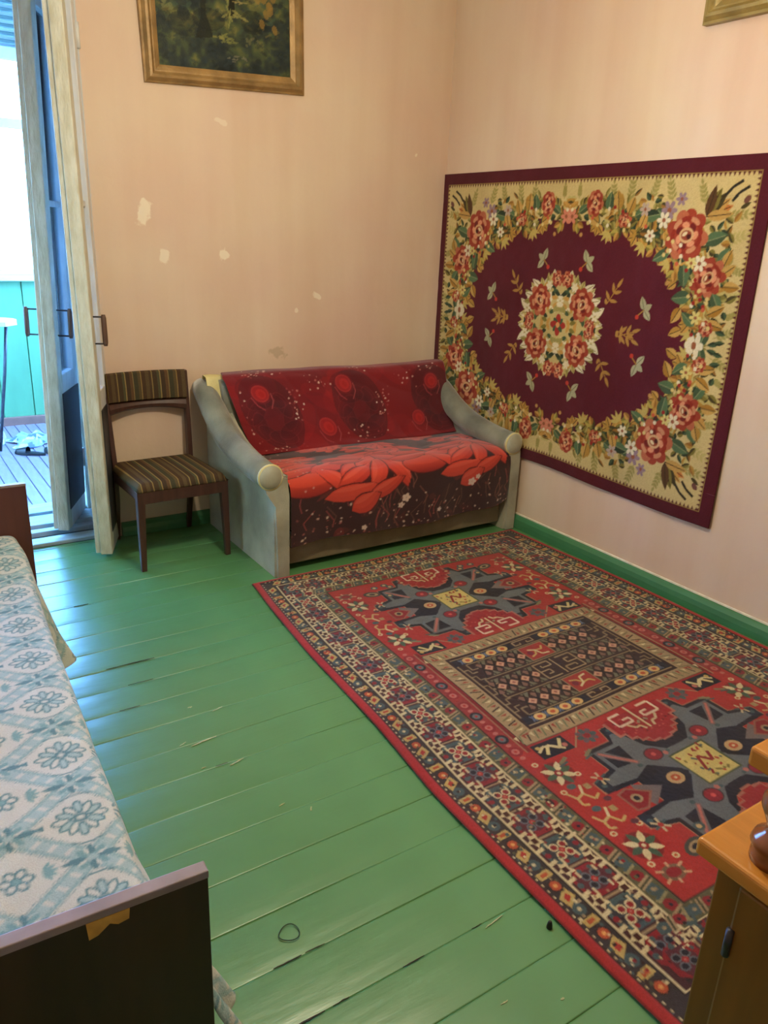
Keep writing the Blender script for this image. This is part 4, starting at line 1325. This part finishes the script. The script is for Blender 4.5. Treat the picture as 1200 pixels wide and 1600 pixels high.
def sofa_arm(xa, xb, xc, side):
    """xa..xb panel, xc centre of the roll"""
    cur = [(3.93, .775), (3.86, .745), (3.76, .685), (3.66, .622), (3.56, .574), (3.44, .540), (3.30, .518), (3.18, .508), (3.098, .506)]
    panel = [(3.10, .0), (3.10, .50)] + [(y_, z - .01) for y_, z in cur[::-1]] + [(3.93, .0)]
    p = extrude_profile('arm_panel', panel, 'x', xa, xb, M_velour, bev=.006)
    S(p)
    rr = [.050, .058, .064, .066, .066, .064, .062, .061, .060]
    roll = S(tube('arm_roll', [(xc, y_, z) for y_, z in cur], rr, M_velour_d if side > 0 else M_velour_d, None, 24))
    # gathered scroll face: disc with a piped rim and a flared front
    fr_ = bmesh.new()
    for k in range(3):
        pass
    bm_tube(fr_, [(xc, 3.100, .506), (xc, 3.080, .506), (xc, 3.070, .506), (xc, 3.066, .506)], [.060, .058, .046, .020], 24)
    sc = S(from_bm('scroll_face', fr_, M_velour, None, True))
    pts = [(xc + .057 * math.cos(t), 3.084, .506 + .057 * math.sin(t)) for t in [2 * math.pi * k / 24 for k in range(25)]]
    pb = tube('piping', pts, .006, M_yellow, None, 8)
    pb.parent = sc; pb.matrix_parent_inverse = Matrix.Identity(4)
    # front face that flares up into the scroll
    prof = [(xa + .012, .0), (xb, .0), (xb, .40), (max(xb - .01, xc + .05), .49), (xc, .52), (min(xa, xc - .045), .50), (min(xa, xc - .02), .43), (xa, .36), (xa + .008, .18)]
    S(extrude_profile('front_face', prof, 'y', 3.082, 3.102, M_velour, bev=.007))


sofa_arm(1.462, 1.532, 1.438, -1)
sofa_arm(2.893, 2.962, 2.905, 1)
# pale yellow cover showing at the top left corner of the back
nu_, nv_ = 120, 24
X = np.linspace(1.435, 2.93, nu_)[None, :]; v = np.linspace(0, 1, nv_)[:, None]
yc = np.interp(v[:, 0], [0, .45, .7, 1], [3.80, 3.845, 3.89, 3.935])[:, None]
zc = np.interp(v[:, 0], [0, .45, .7, 1], [.72, .832, .838, .73])[:, None]
P = np.stack([X + 0 * v, yc + 0 * X, zc + .004 * np.sin(X * 31) + 0 * v], -1)
bm_c = sheet('back_cover', P, np.ones((nv_, nu_, 3)), M_yellow)
S(bm_c)


def grad(v, a): return a


def throw_back_design():
    W, H = 1.46, .62
    base, deep, dark, brt = lin((124, 24, 30)), lin((92, 20, 30)), lin((58, 20, 28)), lin((166, 28, 32))
    c = Canvas(W, H, .0025, base)
    g = random.Random(12)
    for k in range(60):
        c.ell(g.uniform(-W / 2, W / 2), g.uniform(-H / 2, H / 2), g.uniform(.06, .16), g.uniform(.05, .12), g.choice([base, deep, base, brt]), g.uniform(0, 3), .25)
    # tall dark-rose groups
    for x0 in (-.52, .06, .62):
        c.ell(x0, -.02, .17, .25, dark, .2, .55); c.ell(x0 - .05, .12, .12, .10, deep, 0, .5)
        for k in range(9):
            t = k / 9 * 6.28
            c.ell(x0 + .09 * math.cos(t), -.06 + .11 * math.sin(t), .085, .035, deep, t + 1.2, .45, 0, dark)
            c.ell(x0 + .10 * math.cos(t), -.06 + .12 * math.sin(t), .09, .045, lin((158, 50, 54)), t + 1.2, .30, .95)
    for (x, y, r) in ((-.555, .10, .050), (-.02, .13, .052), (-.20, -.14, .054), (.46, -.14, .046), (.60, .10, .048)):
        c.ell(x, y, r * 1.2, r * 1.35, lin((116, 24, 34)), .3, .7); c.ell(x, y, r, r * 1.1, lin((176, 50, 48)), .2, .8)
        c.ell(x, y, r * .86, r * .95, lin((150, 28, 34)), .2, .9)
        c.ell(x + r * .08, y - r * .05, r * .58, r * .66, lin((184, 40, 36)), .2, .7); c.ell(x + r * .12, y - r * .1, r * .30, r * .40, lin((160, 26, 28)), .4, .7)
        c.path([(x - r * 1.2, y - r * .4), (x - r * .7, y - r * 1.5), (x, y - r * 2.1)], .006, lin((160, 60, 64))); c.path([(x + r * 1.2, y), (x + r * 1.3, y - r), (x + r * .8, y - r * 2)], .005, lin((166, 76, 76)))
    # sprays of small pale dots
    for (x0, y0, n, sx, sy) in ((-.52, .24, 46, .10, .05), (-.38, .02, 40, .04, .10), (.22, .0, 44, .05, .12), (-.20, .14, 34, .07, .06), (.04, -.20, 30, .10, .05), (.42, .14, 26, .06, .06), (.60, .22, 24, .08, .04), (-.66, -.05, 18, .02, .14), (-.5, -.26, 24, .16, .03), (.10, .25, 20, .10, .03)):
        for k in range(int(n * .6)):
            r = g.uniform(.0025, .0065)
            c.ell(g.gauss(x0, sx * .6), g.gauss(y0, sy * .6), r, r, lin(g.choice([(214, 176, 160), (190, 120, 110), (230, 206, 190), (150, 60, 60)])))
    return c


cv = throw_back_design()
col = cv.down(2).astype(np.float64)
nv_, nu_ = col.shape[:2]
u_ = np.linspace(0, 1, nu_)[None, :]; v_ = np.linspace(0, 1, nv_)[:, None]    # v: 0 bottom .. 1 top (canvas y up)
xa_ = np.interp(v_[:, 0], [0, .3, .62, .86, 1], [1.60, 1.555, 1.525, 1.50, 1.525])[:, None]
xb_ = np.interp(v_[:, 0], [0, .5, .95, 1], [2.89, 2.90, 2.935, 2.90])[:, None]
X = xa_ + (xb_ - xa_) * u_
arc = np.interp(v_[:, 0], [0, .12, .80, .90, 1.0], [0, 1, 2, 3, 4])
yp = np.interp(arc, [0, 1, 2, 3, 4], [3.600, 3.625, 3.790, 3.825, 3.885])[:, None]
zp = np.interp(arc, [0, 1, 2, 3, 4], [.455, .480, .808, .840, .8445])[:, None]
ker = np.hanning(15); ker /= ker.sum()
yp = np.convolve(np.pad(yp[:, 0], 7, mode='edge'), ker, 'valid')[:, None]; zp = np.convolve(np.pad(zp[:, 0], 7, mode='edge'), ker, 'valid')[:, None]
wr = .006 * np.sin(u_ * 17 + v_ * 3) * np.sin(v_ * 9 + u_ * 5) + .012 * (vnoise(nv_, nu_, 45, 41) - .5) * (1 - .6 * v_)
sag = .010 * (np.sin(u_ * math.pi * 2.2) - .2) * v_
P = np.stack([X, yp - .022 - np.abs(wr) + 0 * u_, zp + .010 + .4 * wr + sag * .5], -1)
th_b = sheet('back_throw', P, col, M_cloth, rim=np.array([0, .012, -.006]))
tag(th_b, 'deep red rose print throw draped over the sofa backrest', 'throw')


def throw_seat_design():
    W, H = 1.40, 1.02     # y: bottom (hem) -.51 .. seat back +.51 ; front edge about y = -.10
    dark, base = lin((56, 24, 28)), lin((84, 26, 30))
    c = Canvas(W, H, .0025, dark)
    g = random.Random(5)
    for k in range(160):
        c.ell(g.uniform(-W / 2, W / 2), g.uniform(-H / 2, H / 2), g.uniform(.01, .06), g.uniform(.006, .03), lin(g.choice([(84, 30, 34), (48, 22, 26), (96, 44, 36), (70, 36, 34), (120, 40, 42)])), g.uniform(0, 3.1), .5)
    # stems and pale specks on the hanging part
    for k in range(46):
        x = g.uniform(-W / 2, W / 2); y = g.uniform(-.5, -.22)
        c.path([(x, y), (x + g.uniform(-.03, .03), y + .05), (x + g.uniform(-.05, .05), y + .12)], .006, lin(g.choice([(120, 70, 60), (96, 60, 50), (140, 60, 60)])))
    for k in range(130):
        x = g.uniform(-W / 2, W / 2); y = -.5 + .22 * g.random() ** 1.4
        r = g.uniform(.002, .007)
        c.ell(x, y, r * 1.4, r, lin(g.choice([(190, 150, 136), (150, 84, 76), (206, 180, 160), (120, 60, 56)])), g.uniform(0, 3))
    # petals: overlapping shaded ellipses
    lo, hi = lin((160, 34, 28)), lin((214, 72, 52))

    def petal(x, y, ln, wd, an, tone=0):
        ca, sa = math.cos(an), math.sin(an)
        x0, y0 = x - ca * ln, y - sa * ln
        c.leaf(x0, y0, 2.08 * ln, 2.3 * wd, an, lin((88, 18, 22)))
        c.leaf(x0, y0, 2 * ln, 2 * wd, an, lo * (1 - tone) + hi * tone)
        ox, oy = -sa * wd * .25, ca * wd * .25
        c.leaf(x0 + ox + ca * ln * .15, y0 + oy + sa * ln * .15, 1.75 * ln, 1.3 * wd, an, hi * (.55 + .45 * tone) + lo * .45 * (1 - tone))
        c.leaf(x0 + 2 * ox + ca * ln * .3, y0 + 2 * oy + sa * ln * .3, 1.5 * ln, .55 * wd, an, lin((216, 84, 64)))

    def lump(x, y, rx, ry, an=0):
        c.ell(x, y, rx * 1.04, ry * 1.08, lin((96, 18, 22)), an)
        c.ell(x, y, rx, ry, lin((146, 32, 28)), an, 1, 0, lin((214, 78, 54)))
        c.ell(x, y + ry * .25, rx * .8, ry * .5, lin((206, 70, 50)), an, .6)

    def big(x, y, s, f=1):
        lump(x - f * .27 * s, y - .05 * s, .125 * s, .062 * s); lump(x + f * .06 * s, y + .15 * s, .17 * s, .045 * s); lump(x - f * .22 * s, y + .10 * s, .15 * s, .045 * s)
        for px, py, ln, wd, an, tn in ((-.30, .04, .14, .040, .15, .4), (.17, -.01, .13, .050, -1.25, .6), (.20, .08, .14, .045, -.9, .3), (-.10, .06, .14, .050, .35, .7), (-.12, -.06, .13, .040, -.8, .8), (0.0, .03, .15, .050, .65, .5),
                                       (.06, .06, .13, .045, .95, .9), (-.02, -.03, .14, .040, .5, .4), (.08, -.02, .12, .040, 1.15, .7), (-.06, -.12, .14, .042, .12, .8), (.10, -.12, .10, .038, .4, .5), (.0, -.18, .08, .050, .5, .6), (-.02, .09, .10, .030, .2, .2)):
            petal(x + f * px * s, y + py * s, ln * s, wd * s, an if f > 0 else math.pi - an, tn)
    big(-.62, .22, .55, -1); big(.02, .30, .50); big(.60, .28, .50); big(-.25, .40, .40); big(.34, .42, .40, -1)
    big(.02, .10, .8); big(-.62, .02, .7); big(.68, .04, .6)
    big(-.27, -.07, 1.22); big(.42, -.04, 1.12)
    for (x, y) in ((-.42, .08), (.18, .12), (-.05, .30), (.55, .3)):
        c.leaf(x, y, .10, .05, g.uniform(0, 3), lin((98, 70, 56)), lin((60, 40, 36))); c.leaf(x, y, .08, .04, g.uniform(3, 6), lin((84, 60, 52)))
    # blossoms near the hem
    for (x, y, r) in ((-.02, -.30, .026), (.42, -.28, .026), (-.05, -.345, .018), (.46, -.25, .016), (-.28, -.46, .016), (.2, -.42, .014)):
        for k in range(5):
            t = k * 1.257
            c.ell(x + r * .6 * math.cos(t), y + r * .6 * math.sin(t), r * .5, r * .4, lin((222, 200, 184)), t)
    for k in range(70):
        x = g.gauss(-.62, .08); y = g.gauss(.2, .16)
        c.ell(x, y, .005, .005, lin((196, 150, 140)))
    return c


cv = throw_seat_design()
col = cv.down(2).astype(np.float64)
nv_, nu_ = col.shape[:2]
u_ = np.linspace(0, 1, nu_)[None, :]; v_ = np.linspace(0, 1, nv_)[:, None]
s_arc = (1 - v_[:, 0]) * 1.0    # distance from the seat back
kn_s = [0, .10, .30, .50, .560, .600, .640, .70, .85, 1.0]
kn_y = [3.640, 3.560, 3.38, 3.20, 3.140, 3.105, 3.082, 3.076, 3.082, 3.090]
kn_z = [.462, .460, .468, .478, .474, .462, .436, .385, .26, .142]
yp = np.interp(s_arc, kn_s, kn_y); zp = np.interp(s_arc, kn_s, kn_z)
yp = np.convolve(np.pad(yp, 7, mode='edge'), ker, 'valid')[:, None]; zp = np.convolve(np.pad(zp, 7, mode='edge'), ker, 'valid')[:, None]
zp[0] = zp[1]
X = 1.536 + (2.888 - 1.536) * u_ + 0 * v_
hang = np.clip((s_arc - .6) / .4, 0, 1)[:, None]
lump = .020 * (vnoise(nv_, nu_, 60, 51) - .4) + .010 * (vnoise(nv_, nu_, 25, 52) - .5)
Yq = yp - hang * (.012 * (1 + np.sin(u_ * 21 + 1.5)) * .6 + .004) + 0 * u_
Zq = zp + np.abs(lump) * (1 - hang) + hang * (.010 * np.sin(u_ * 9) + .035 * np.clip((u_ - .9) / .1, 0, 1) ** 2)
P = np.stack([X, Yq, Zq], -1)
th_s = sheet('seat_throw', P, col, M_cloth, rim=np.array([0, .010, -.004]))
tag(th_s, 'bright red rose print throw covering the sofa seat, hem hanging in front', 'throw')

# ------------------------------------------------------------------ chair
chair = empty('dining_chair', (1.155, 3.68, 0), R(2.0))
tag(chair, 'dark wooden dining chair with striped seat beside the sofa', 'chair')
cw, cd = .215, .215
# front legs taper to the floor
for s in (-1, 1):
    bar('leg', (s * cw, -cd, 0), (s * (cw - .008), -cd + .012, .395), .024, .026, M_dwood, chair, .040, .038)
# rear legs sweep back and continue as back posts
for s in (-1, 1):
    bm = bmesh.new()
    pts = [(s * (cw - .020), cd + .040, 0, .026), (s * (cw - .018), cd - .005, .22, .034), (s * (cw - .016), cd - .015, .42, .040), (s * (cw - .012), cd + .005, .62, .034), (s * (cw - .008), cd + .035, .865, .028)]
    rings = []
    for (px, py, pz, wd) in pts:
        rings.append([bm.verts.new((px + i * .012, py + j * wd / 2, pz)) for i, j in ((-1, -1), (1, -1), (1, 1), (-1, 1))])
    for a, b in zip(rings[:-1], rings[1:]):
        for k in range(4): bm.faces.new((a[k], a[(k + 1) % 4], b[(k + 1) % 4], b[k]))
    bm.faces.new(rings[0]); bm.faces.new(rings[-1])
    bmesh.ops.bevel(bm, geom=[e for e in bm.edges], offset=.003, segments=1, affect='EDGES')
    from_bm('leg', bm, M_dwood, chair)
box('apron', -cw + .02, cw - .02, -cd - .008, -cd + .014, .335, .395, M_dwood, chair)
box('apron', -cw + .025, cw - .025, cd - .03, cd - .01, .335, .395, M_dwood, chair)
for s in (-1, 1):
    box('apron', s * (cw - .012) - .010, s * (cw - .012) + .010, -cd + .02, cd - .02, .340, .395, M_dwood, chair)
# padded seat
bm = bmesh.new()
n = 20
tops = [[None] * (n + 1) for _ in range(n + 1)]
for j in range(n + 1):
    for i in range(n + 1):
        a, b = -1 + 2 * i / n, -1 + 2 * j / n
        wx = (cw + .012) * (1 - .05 * (b + 1) / 2)
        ex = max(abs(a), abs(b))
        z = .432 - .034 * max(0, (ex - .86) / .14) ** 2 + .006 * (1 - a * a) * (1 - b * b)
        tops[j][i] = bm.verts.new((a * wx, b * (cd + .012), z))
low = {}
for j in range(n + 1):
    for i in range(n + 1):
        if i in (0, n) or j in (0, n):
            v = tops[j][i].co; low[(j, i)] = bm.verts.new((v.x * .985, v.y * .985, .393))
for j in range(n):
    for i in range(n): bm.faces.new((tops[j][i], tops[j][i + 1], tops[j + 1][i + 1], tops[j + 1][i]))
bd = [(0, i) for i in range(n)] + [(j, n) for j in range(n)] + [(n, i) for i in range(n, 0, -1)] + [(j, 0) for j in range(n, 0, -1)]
for k in range(len(bd)):
    p, q = bd[k], bd[(k + 1) % len(bd)]
    bm.faces.new((tops[p[0]][p[1]], tops[q[0]][q[1]], low[q], low[p]))
bm.faces.new([low[p] for p in bd])
from_bm('seat', bm, M_stripe, chair, True)
# curved padded backrest and the arched rail under it

def curved_slab(name, z0, z1, zmid_rise, y_c, thick, m, half, n=16):
    bm = bmesh.new(); R_ = []
    for i in range(n + 1):
        a = -1 + 2 * i / n
        yb = y_c + .030 * (1 - a * a)
        ring = []
        zb = z0 + zmid_rise * (1 - a * a)
        for (yy, zz) in ((-thick / 2, zb + .008), (-thick / 2 - .004, (zb + z1) / 2), (-thick / 2, z1 - .008), (-thick * .2, z1), (thick / 2, z1 - .004), (thick / 2, zb + .004), (0, zb)):
            f = (zz - .62) / .245
            ring.append(bm.verts.new((a * half, yb + yy + .030 * f, zz)))
        R_.append(ring)
    m_ = len(R_[0])
    for a, b in zip(R_[:-1], R_[1:]):
        for k in range(m_): bm.faces.new((a[k], a[(k + 1) % m_], b[(k + 1) % m_], b[k]))
    bm.faces.new(R_[0]); bm.faces.new(R_[-1])
    return from_bm(name, bm, m, chair, False)


curved_slab('backrest', .725, .872, 0, cd - .012, .034, M_stripe, cw - .016)
curved_slab('back_rail', .665, .726, .020, cd - .004, .020, M_dwood, cw - .018)

# ------------------------------------------------------------------ bed
bed = empty('bed', (.326, .965, 0), R(-2.4))
tag(bed, 'single bed with dark veneer end boards in the left foreground', 'bed')
nb = box('end_board', -.86, 0, -.022, 0, .02, .585, M_board, bed, bev=.002)
box('edge_band', -.86, .001, -.0235, .0015, .585, .600, M_edge, nb, bev=.002)
# chipped corner of the veneer below the edge band
ch = bmesh.new()
pp = [(-.185, .585), (-.122, .585), (-.124, .566), (-.140, .563), (-.152, .570), (-.170, .556), (-.183, .553)]
A_ = [ch.verts.new((x, -.0232, z)) for x, z in pp]; B_ = [ch.verts.new((x, -.0222, z)) for x, z in pp]
for i in range(len(pp)): ch.faces.new((A_[i], A_[(i + 1) % len(pp)], B_[(i + 1) % len(pp)], B_[i]))
ch.faces.new(A_); ch.faces.new(B_)
from_bm('chip', ch, M_raw, nb)
fb = box('end_board', -.86, 0.0, 2.03, 2.052, .02, .636, M_board2, bed, bev=.002)
box('edge_band', -.86, .001, 2.0285, 2.0535, .636, .646, M_edge, fb, bev=.002)
for x in (-.10, -.80):
    box('side_rail', x - .012, x + .012, 0, 2.03, .20, .34, M_board2, bed, bev=.003)
box('mattress', -.835, -.075, .012, 2.018, .31, .435, M_yellow, bed, bev=.04, seg=4, smooth=True)


def spread_design():
    W, H = 1.10, 2.05
    ground, teal, dt, lt = lin((204, 208, 202)), lin((124, 166, 172)), lin((92, 136, 146)), lin((164, 190, 194))
    c = Canvas(W, H, .002, ground)
    px_, py_, x0, y0 = .26, .229, .15, -.65
    g = random.Random(2)
    X, Y = np.meshgrid(c.X - x0, c.Y - y0)
    for sg in (1, -1):
        q = (X / px_ + sg * Y / py_) % 1.0
        al = X / px_ - sg * Y / py_
        d = np.abs(q - .5)
        c.a[d < .110] = lt
        c.a[(d < .104) & (d > .090)] = teal
        c.a[(d < .135) & (d > .120) & ((al * 22) % 1.0 < .5)] = dt
        c.a[(d < .060) & ((al * 5) % 1.0 < .5) & ((al * 10) % 1.0 < .55)] = ground
        c.a[(d < .080) & (d > .062) & ((al * 16) % 1.0 < .6)] = teal
    for i in range(-5, 4):
        for j in range(-4, 10):
            x, y = x0 + i * px_, y0 + j * py_
            # outlined daisy
            for k in range(12):
                t = k * math.pi / 6
                r = .030 + (.006 if k % 3 == 0 else 0)
                c.ell(x + r * math.cos(t), y + r * .92 * math.sin(t), .0205, .0105, dt, t); c.ell(x + r * math.cos(t), y + r * .92 * math.sin(t), .0150, .0062, lt if k % 2 else ground, t)
            c.ell(x, y, .012, .011, dt); c.ell(x, y, .007, .006, ground)
            for s in (-1, 1):
                for k in range(3):
                    c.leaf(x + s * .068, y + (k - 1) * .008, .018, .008, (0 if s > 0 else math.pi) + (k - 1) * .9, dt)
                c.path([(x - .03, y + s * .066), (x - .01, y + s * .073), (x + .01, y + s * .073), (x + .03, y + s * .066)], .004, dt)
            # leafy knot where the bands cross
            for ax_, ay_ in ((0, .5), (.5, 0)):
                u, v = x + ax_ * px_, y + ay_ * py_
                for k in range(8):
                    t = k * math.pi / 4
                    c.leaf(u + .008 * math.cos(t), v + .006 * math.sin(t), .050 if k % 4 == 0 else .030, .016, t, teal if k % 2 else dt)
                for k in range(4):
                    t = k * math.pi / 2 + .4
                    c.leaf(u + .01 * math.cos(t), v + .01 * math.sin(t), .022, .007, t, ground)
            # small blossom in the other diamonds
            u, v = x + .5 * px_, y + .5 * py_
            for k in range(6):
                t = k * math.pi / 3
                c.ell(u + .018 * math.cos(t), v + .018 * math.sin(t), .014, .011, dt, t); c.ell(u + .018 * math.cos(t), v + .018 * math.sin(t), .008, .006, ground, t)
            c.ell(u, v, .008, .008, teal)
            for s in (-1, 1):
                for k in range(5):
                    c.leaf(u + s * .045, v, .028, .010, (0 if s > 0 else math.pi) + (k - 2) * .55, teal)
    return c


cv = spread_design()
col = cv.down(2).astype(np.float64)
nv_, nu_ = col.shape[:2]
col *= (0.94 + 0.1 * vnoise(nv_, nu_, 8, 61))[..., None]
s_ = np.linspace(0, 1.10, nu_)                       # arc length from the left (wall) side
kn = [0, .745, .775, .800, .830, .88, .98, 1.10]
kx = [-.83, -.085, -.062, -.052, -.050, -.050, -.046, -.030]
kz = [.448, .448, .440, .420, .390, .340, .235, .118]
xs_ = np.interp(s_, kn, kx); zs_ = np.interp(s_, kn, kz)
xs_ = np.convolve(np.pad(xs_, 5, mode='edge'), np.ones(11) / 11, 'valid')
zs_ = np.convolve(np.pad(zs_, 5, mode='edge'), np.ones(11) / 11, 'valid')
v_ = np.linspace(.012, 2.022, nv_)[:, None]
hang = np.clip((s_ - .80) / .30, 1e-6, 1)[None, :]
Xb = xs_[None, :] + hang * (.010 * np.sin(v_ * 15) * hang + .006 * np.sin(v_ * 31 + 1) * hang + .118 * hang ** -.35 * np.exp(-((v_ - .09) / .14) ** 2) * (.85 + .2 * np.sin(v_ * 60)) + .085 * np.exp(-((v_ - 1.60) / .06) ** 2)) + .012 * np.exp(-((v_ - 1.75) / .2) ** 2) * (s_ > .6)[None, :]
Zb = zs_[None, :] + .010 * (vnoise(nv_, nu_, 50, 62) - .5) + .004 * (vnoise(nv_, nu_, 14, 63) - .5) + 0 * v_
Zb = Zb - hang * .0 + .02 * np.exp(-((v_ - 1.85) / .18) ** 2) * (1 - hang)
Zb = np.maximum(Zb, .012)
P = np.stack([Xb + 0 * v_, v_ + 0 * Xb, Zb], -1)
P[..., 0], P[..., 1] = (P[..., 0] * math.cos(R(-2.4)) - P[..., 1] * math.sin(R(-2.4)) + .326, P[..., 0] * math.sin(R(-2.4)) + P[..., 1] * math.cos(R(-2.4)) + .965)
sp = sheet('bedspread', P, col, M_spread, rim=np.array([0, 0, -.008]))
tag(sp, 'white bedspread with turquoise diamond flower weave covering the bed', 'bedspread')

# ------------------------------------------------------------------ cabinet in the right foreground
cab = empty('sideboard_cabinet', (1.05, .05, 0))
tag(cab, 'amber varnished wooden sideboard with turned posts in the right foreground', 'cabinet')
CO = Vector((1.05, .05, 0))


def K_(o):
    o.parent = cab; o.matrix_parent_inverse = Matrix.Translation(-CO); return o


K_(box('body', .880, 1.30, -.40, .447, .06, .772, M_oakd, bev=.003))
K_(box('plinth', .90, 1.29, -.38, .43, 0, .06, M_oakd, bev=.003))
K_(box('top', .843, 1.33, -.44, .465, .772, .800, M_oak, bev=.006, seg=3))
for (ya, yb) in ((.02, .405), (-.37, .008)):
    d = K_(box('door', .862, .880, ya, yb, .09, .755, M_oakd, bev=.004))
    hy = yb - .004 if ya > 0 else ya + .004
    for zh in (.64, .16):
        h = tube('hinge', [(.860, hy, zh), (.860, hy, zh + .045)], .0055, M_iron, None, 10)
        h.parent = d
    kn_ = lathe('knob', [(.004, 0), (.005, .012), (.013, .018), (.014, .026), (.008, .031)], M_post, None, 16)
    kn_.parent = d
    kn_.rotation_euler = (0, R(-90), 0); kn_.location = (.862, ya + .03 if ya > 0 else yb - .03, .45)
post = [(.030, 0), (.030, .010), (.026, .016), (.033, .026), (.030, .036), (.020, .044), (.017, .052), (.022, .066), (.029, .082), (.029, .094), (.022, .108), (.016, .116), (.022, .122), (.028, .130), (.022, .138), (.024, .142)]
for (px_, py_) in ((.893, .385), (.893, -.36), (1.27, .385), (1.27, -.36)):
    p = lathe('turned_post', post, M_post, None, 24, (px_, py_, .800))
    K_(p)
K_(box('upper_shelf', .848, 1.33, -.42, .425, .942, .970, M_oak, bev=.005, seg=3))

# ------------------------------------------------------------------ small things on the floor
tr = bmesh.new()
pts = [(.0245 * math.cos(t), .0225 * math.sin(t) + .003 * math.sin(2 * t), .0015) for t in [2 * math.pi * k / 40 for k in range(40)]]
n = 6; rings = []
for k, p in enumerate(pts):
    t = 2 * math.pi * k / 40
    rings.append([tr.verts.new((p[0] + .0013 * math.cos(a) * math.cos(t), p[1] + .0013 * math.cos(a) * math.sin(t), p[2] + .0013 * math.sin(a))) for a in [2 * math.pi * i / n for i in range(n)]])
for k in range(40):
    for i in range(n):
        tr.faces.new((rings[k][i], rings[k][(i + 1) % n], rings[(k + 1) % 40][(i + 1) % n], rings[(k + 1) % 40][i]))
ht = from_bm('hair_tie', tr, mat('dark_green_elastic', (36, 62, 44), .7, .1, 40), None, True)
ht.location = (.621, 1.258, 0.0015)
tag(ht, 'thin dark elastic hair tie lying on the green floor', 'hair tie')
cap_ = lathe('bottle_cap', [(.0065, 0), (.0075, .003), (.0065, .012), (.0045, .020), (.002, .022)], M_black, None, 12)
cap_.location = (1.163, .951, .0)
tag(cap_, 'tiny black plastic bit on the floor beside the rug', 'plastic bit')

# ------------------------------------------------------------------ things on the veranda
rack = empty('folding_stand', (.74, 6.20, -.012))
tag(rack, 'folding stand with white top and thin metal legs on the veranda', 'stand')
RO = Vector((.74, 6.20, -.012))
wt = mat('white_tube_enamel', (228, 234, 240), .35, .05, 10)


def RK(o):
    o.parent = rack; o.matrix_parent_inverse = Matrix.Translation(-RO); return o


RK(extrude_profile('top', [(.35, 5.85), (.80, 5.86), (.885, 5.95), (.895, 6.02), (.885, 6.10), (.80, 6.19), (.35, 6.20)], 'z', .885, .915, wt, bev=.006))
RK(tube('leg', [(.825, 6.02, .885), (.78, 6.02, .55), (.725, 6.02, .22), (.69, 6.02, -.006)], .011, M_iron, None, 10))
RK(tube('leg', [(.46, 6.02, .885), (.60, 6.05, .50), (.70, 6.12, .20), (.745, 6.15, .06), (.735, 6.16, .012), (.66, 6.16, -.002), (.45, 6.16, -.002)], .010, wt, None, 10))
# crumpled cloth and slippers
nn = 44
g_ = np.linspace(-1, 1, nn)
GX, GY = np.meshgrid(g_, g_)
rad = np.sqrt(GX ** 2 + GY ** 2)
hgt = .075 * np.clip(1 - rad ** 1.5, 0, 1) * (.35 + 1.1 * vnoise(nn, nn, 7, 71)) + .012 * vnoise(nn, nn, 4, 72)
ang_ = np.arctan2(GY, GX)
sc_ = .8 + .25 * np.sin(3 * ang_ + 1)
P = np.stack([.935 + GX * .19 * sc_, 6.20 + GY * .17 * sc_, -.010 + hgt], -1)
cc = np.empty((nn, nn, 3)); cc[:] = lin((150, 170, 214))
cc[(vnoise(nn, nn, 6, 73) > .6)] = lin((86, 106, 170)); cc[(vnoise(nn, nn, 5, 74) > .72)] = lin((206, 214, 230))
cl = sheet('crumpled_cloth', P, cc, M_cloth, rim=np.array([0, 0, -.002]))
tag(cl, 'crumpled blue and white cloth lying on the veranda deck', 'cloth')
for k, (sx, sy, rz) in enumerate(((.86, 5.86, .9), (1.02, 5.80, .5))):
    o = empty('slipper', (sx, sy, -.012), rz)
    outl = [(.035 * math.cos(t) * (1.0 if math.sin(t) > 0 else .8), .115 * math.sin(t)) for t in [2 * math.pi * i / 24 for i in range(24)]]
    extrude_profile('sole', outl, 'z', 0, .018, M_black, o, bev=.003)
    bm = bmesh.new(); rr_ = []
    for j in range(7):
        yv = .015 + .085 * j / 6
        wv = .036 * math.sqrt(max(.05, 1 - (yv / .118) ** 2)); hv = .045 - .022 * j / 6
        rr_.append([bm.verts.new((wv * math.cos(t), yv, .014 + hv * math.sin(t))) for t in [math.pi * i / 10 for i in range(11)]])
    for a, b in zip(rr_[:-1], rr_[1:]):
        for i in range(10): bm.faces.new((a[i], a[i + 1], b[i + 1], b[i]))
    bm.faces.new(rr_[-1])
    from_bm('upper', bm, M_black, o, True)
    tag(o, ('black slipper on the veranda deck, half under the blue cloth', 'black slipper on the veranda deck, nearer the door leaf')[k], 'slipper', 'slippers on the veranda')
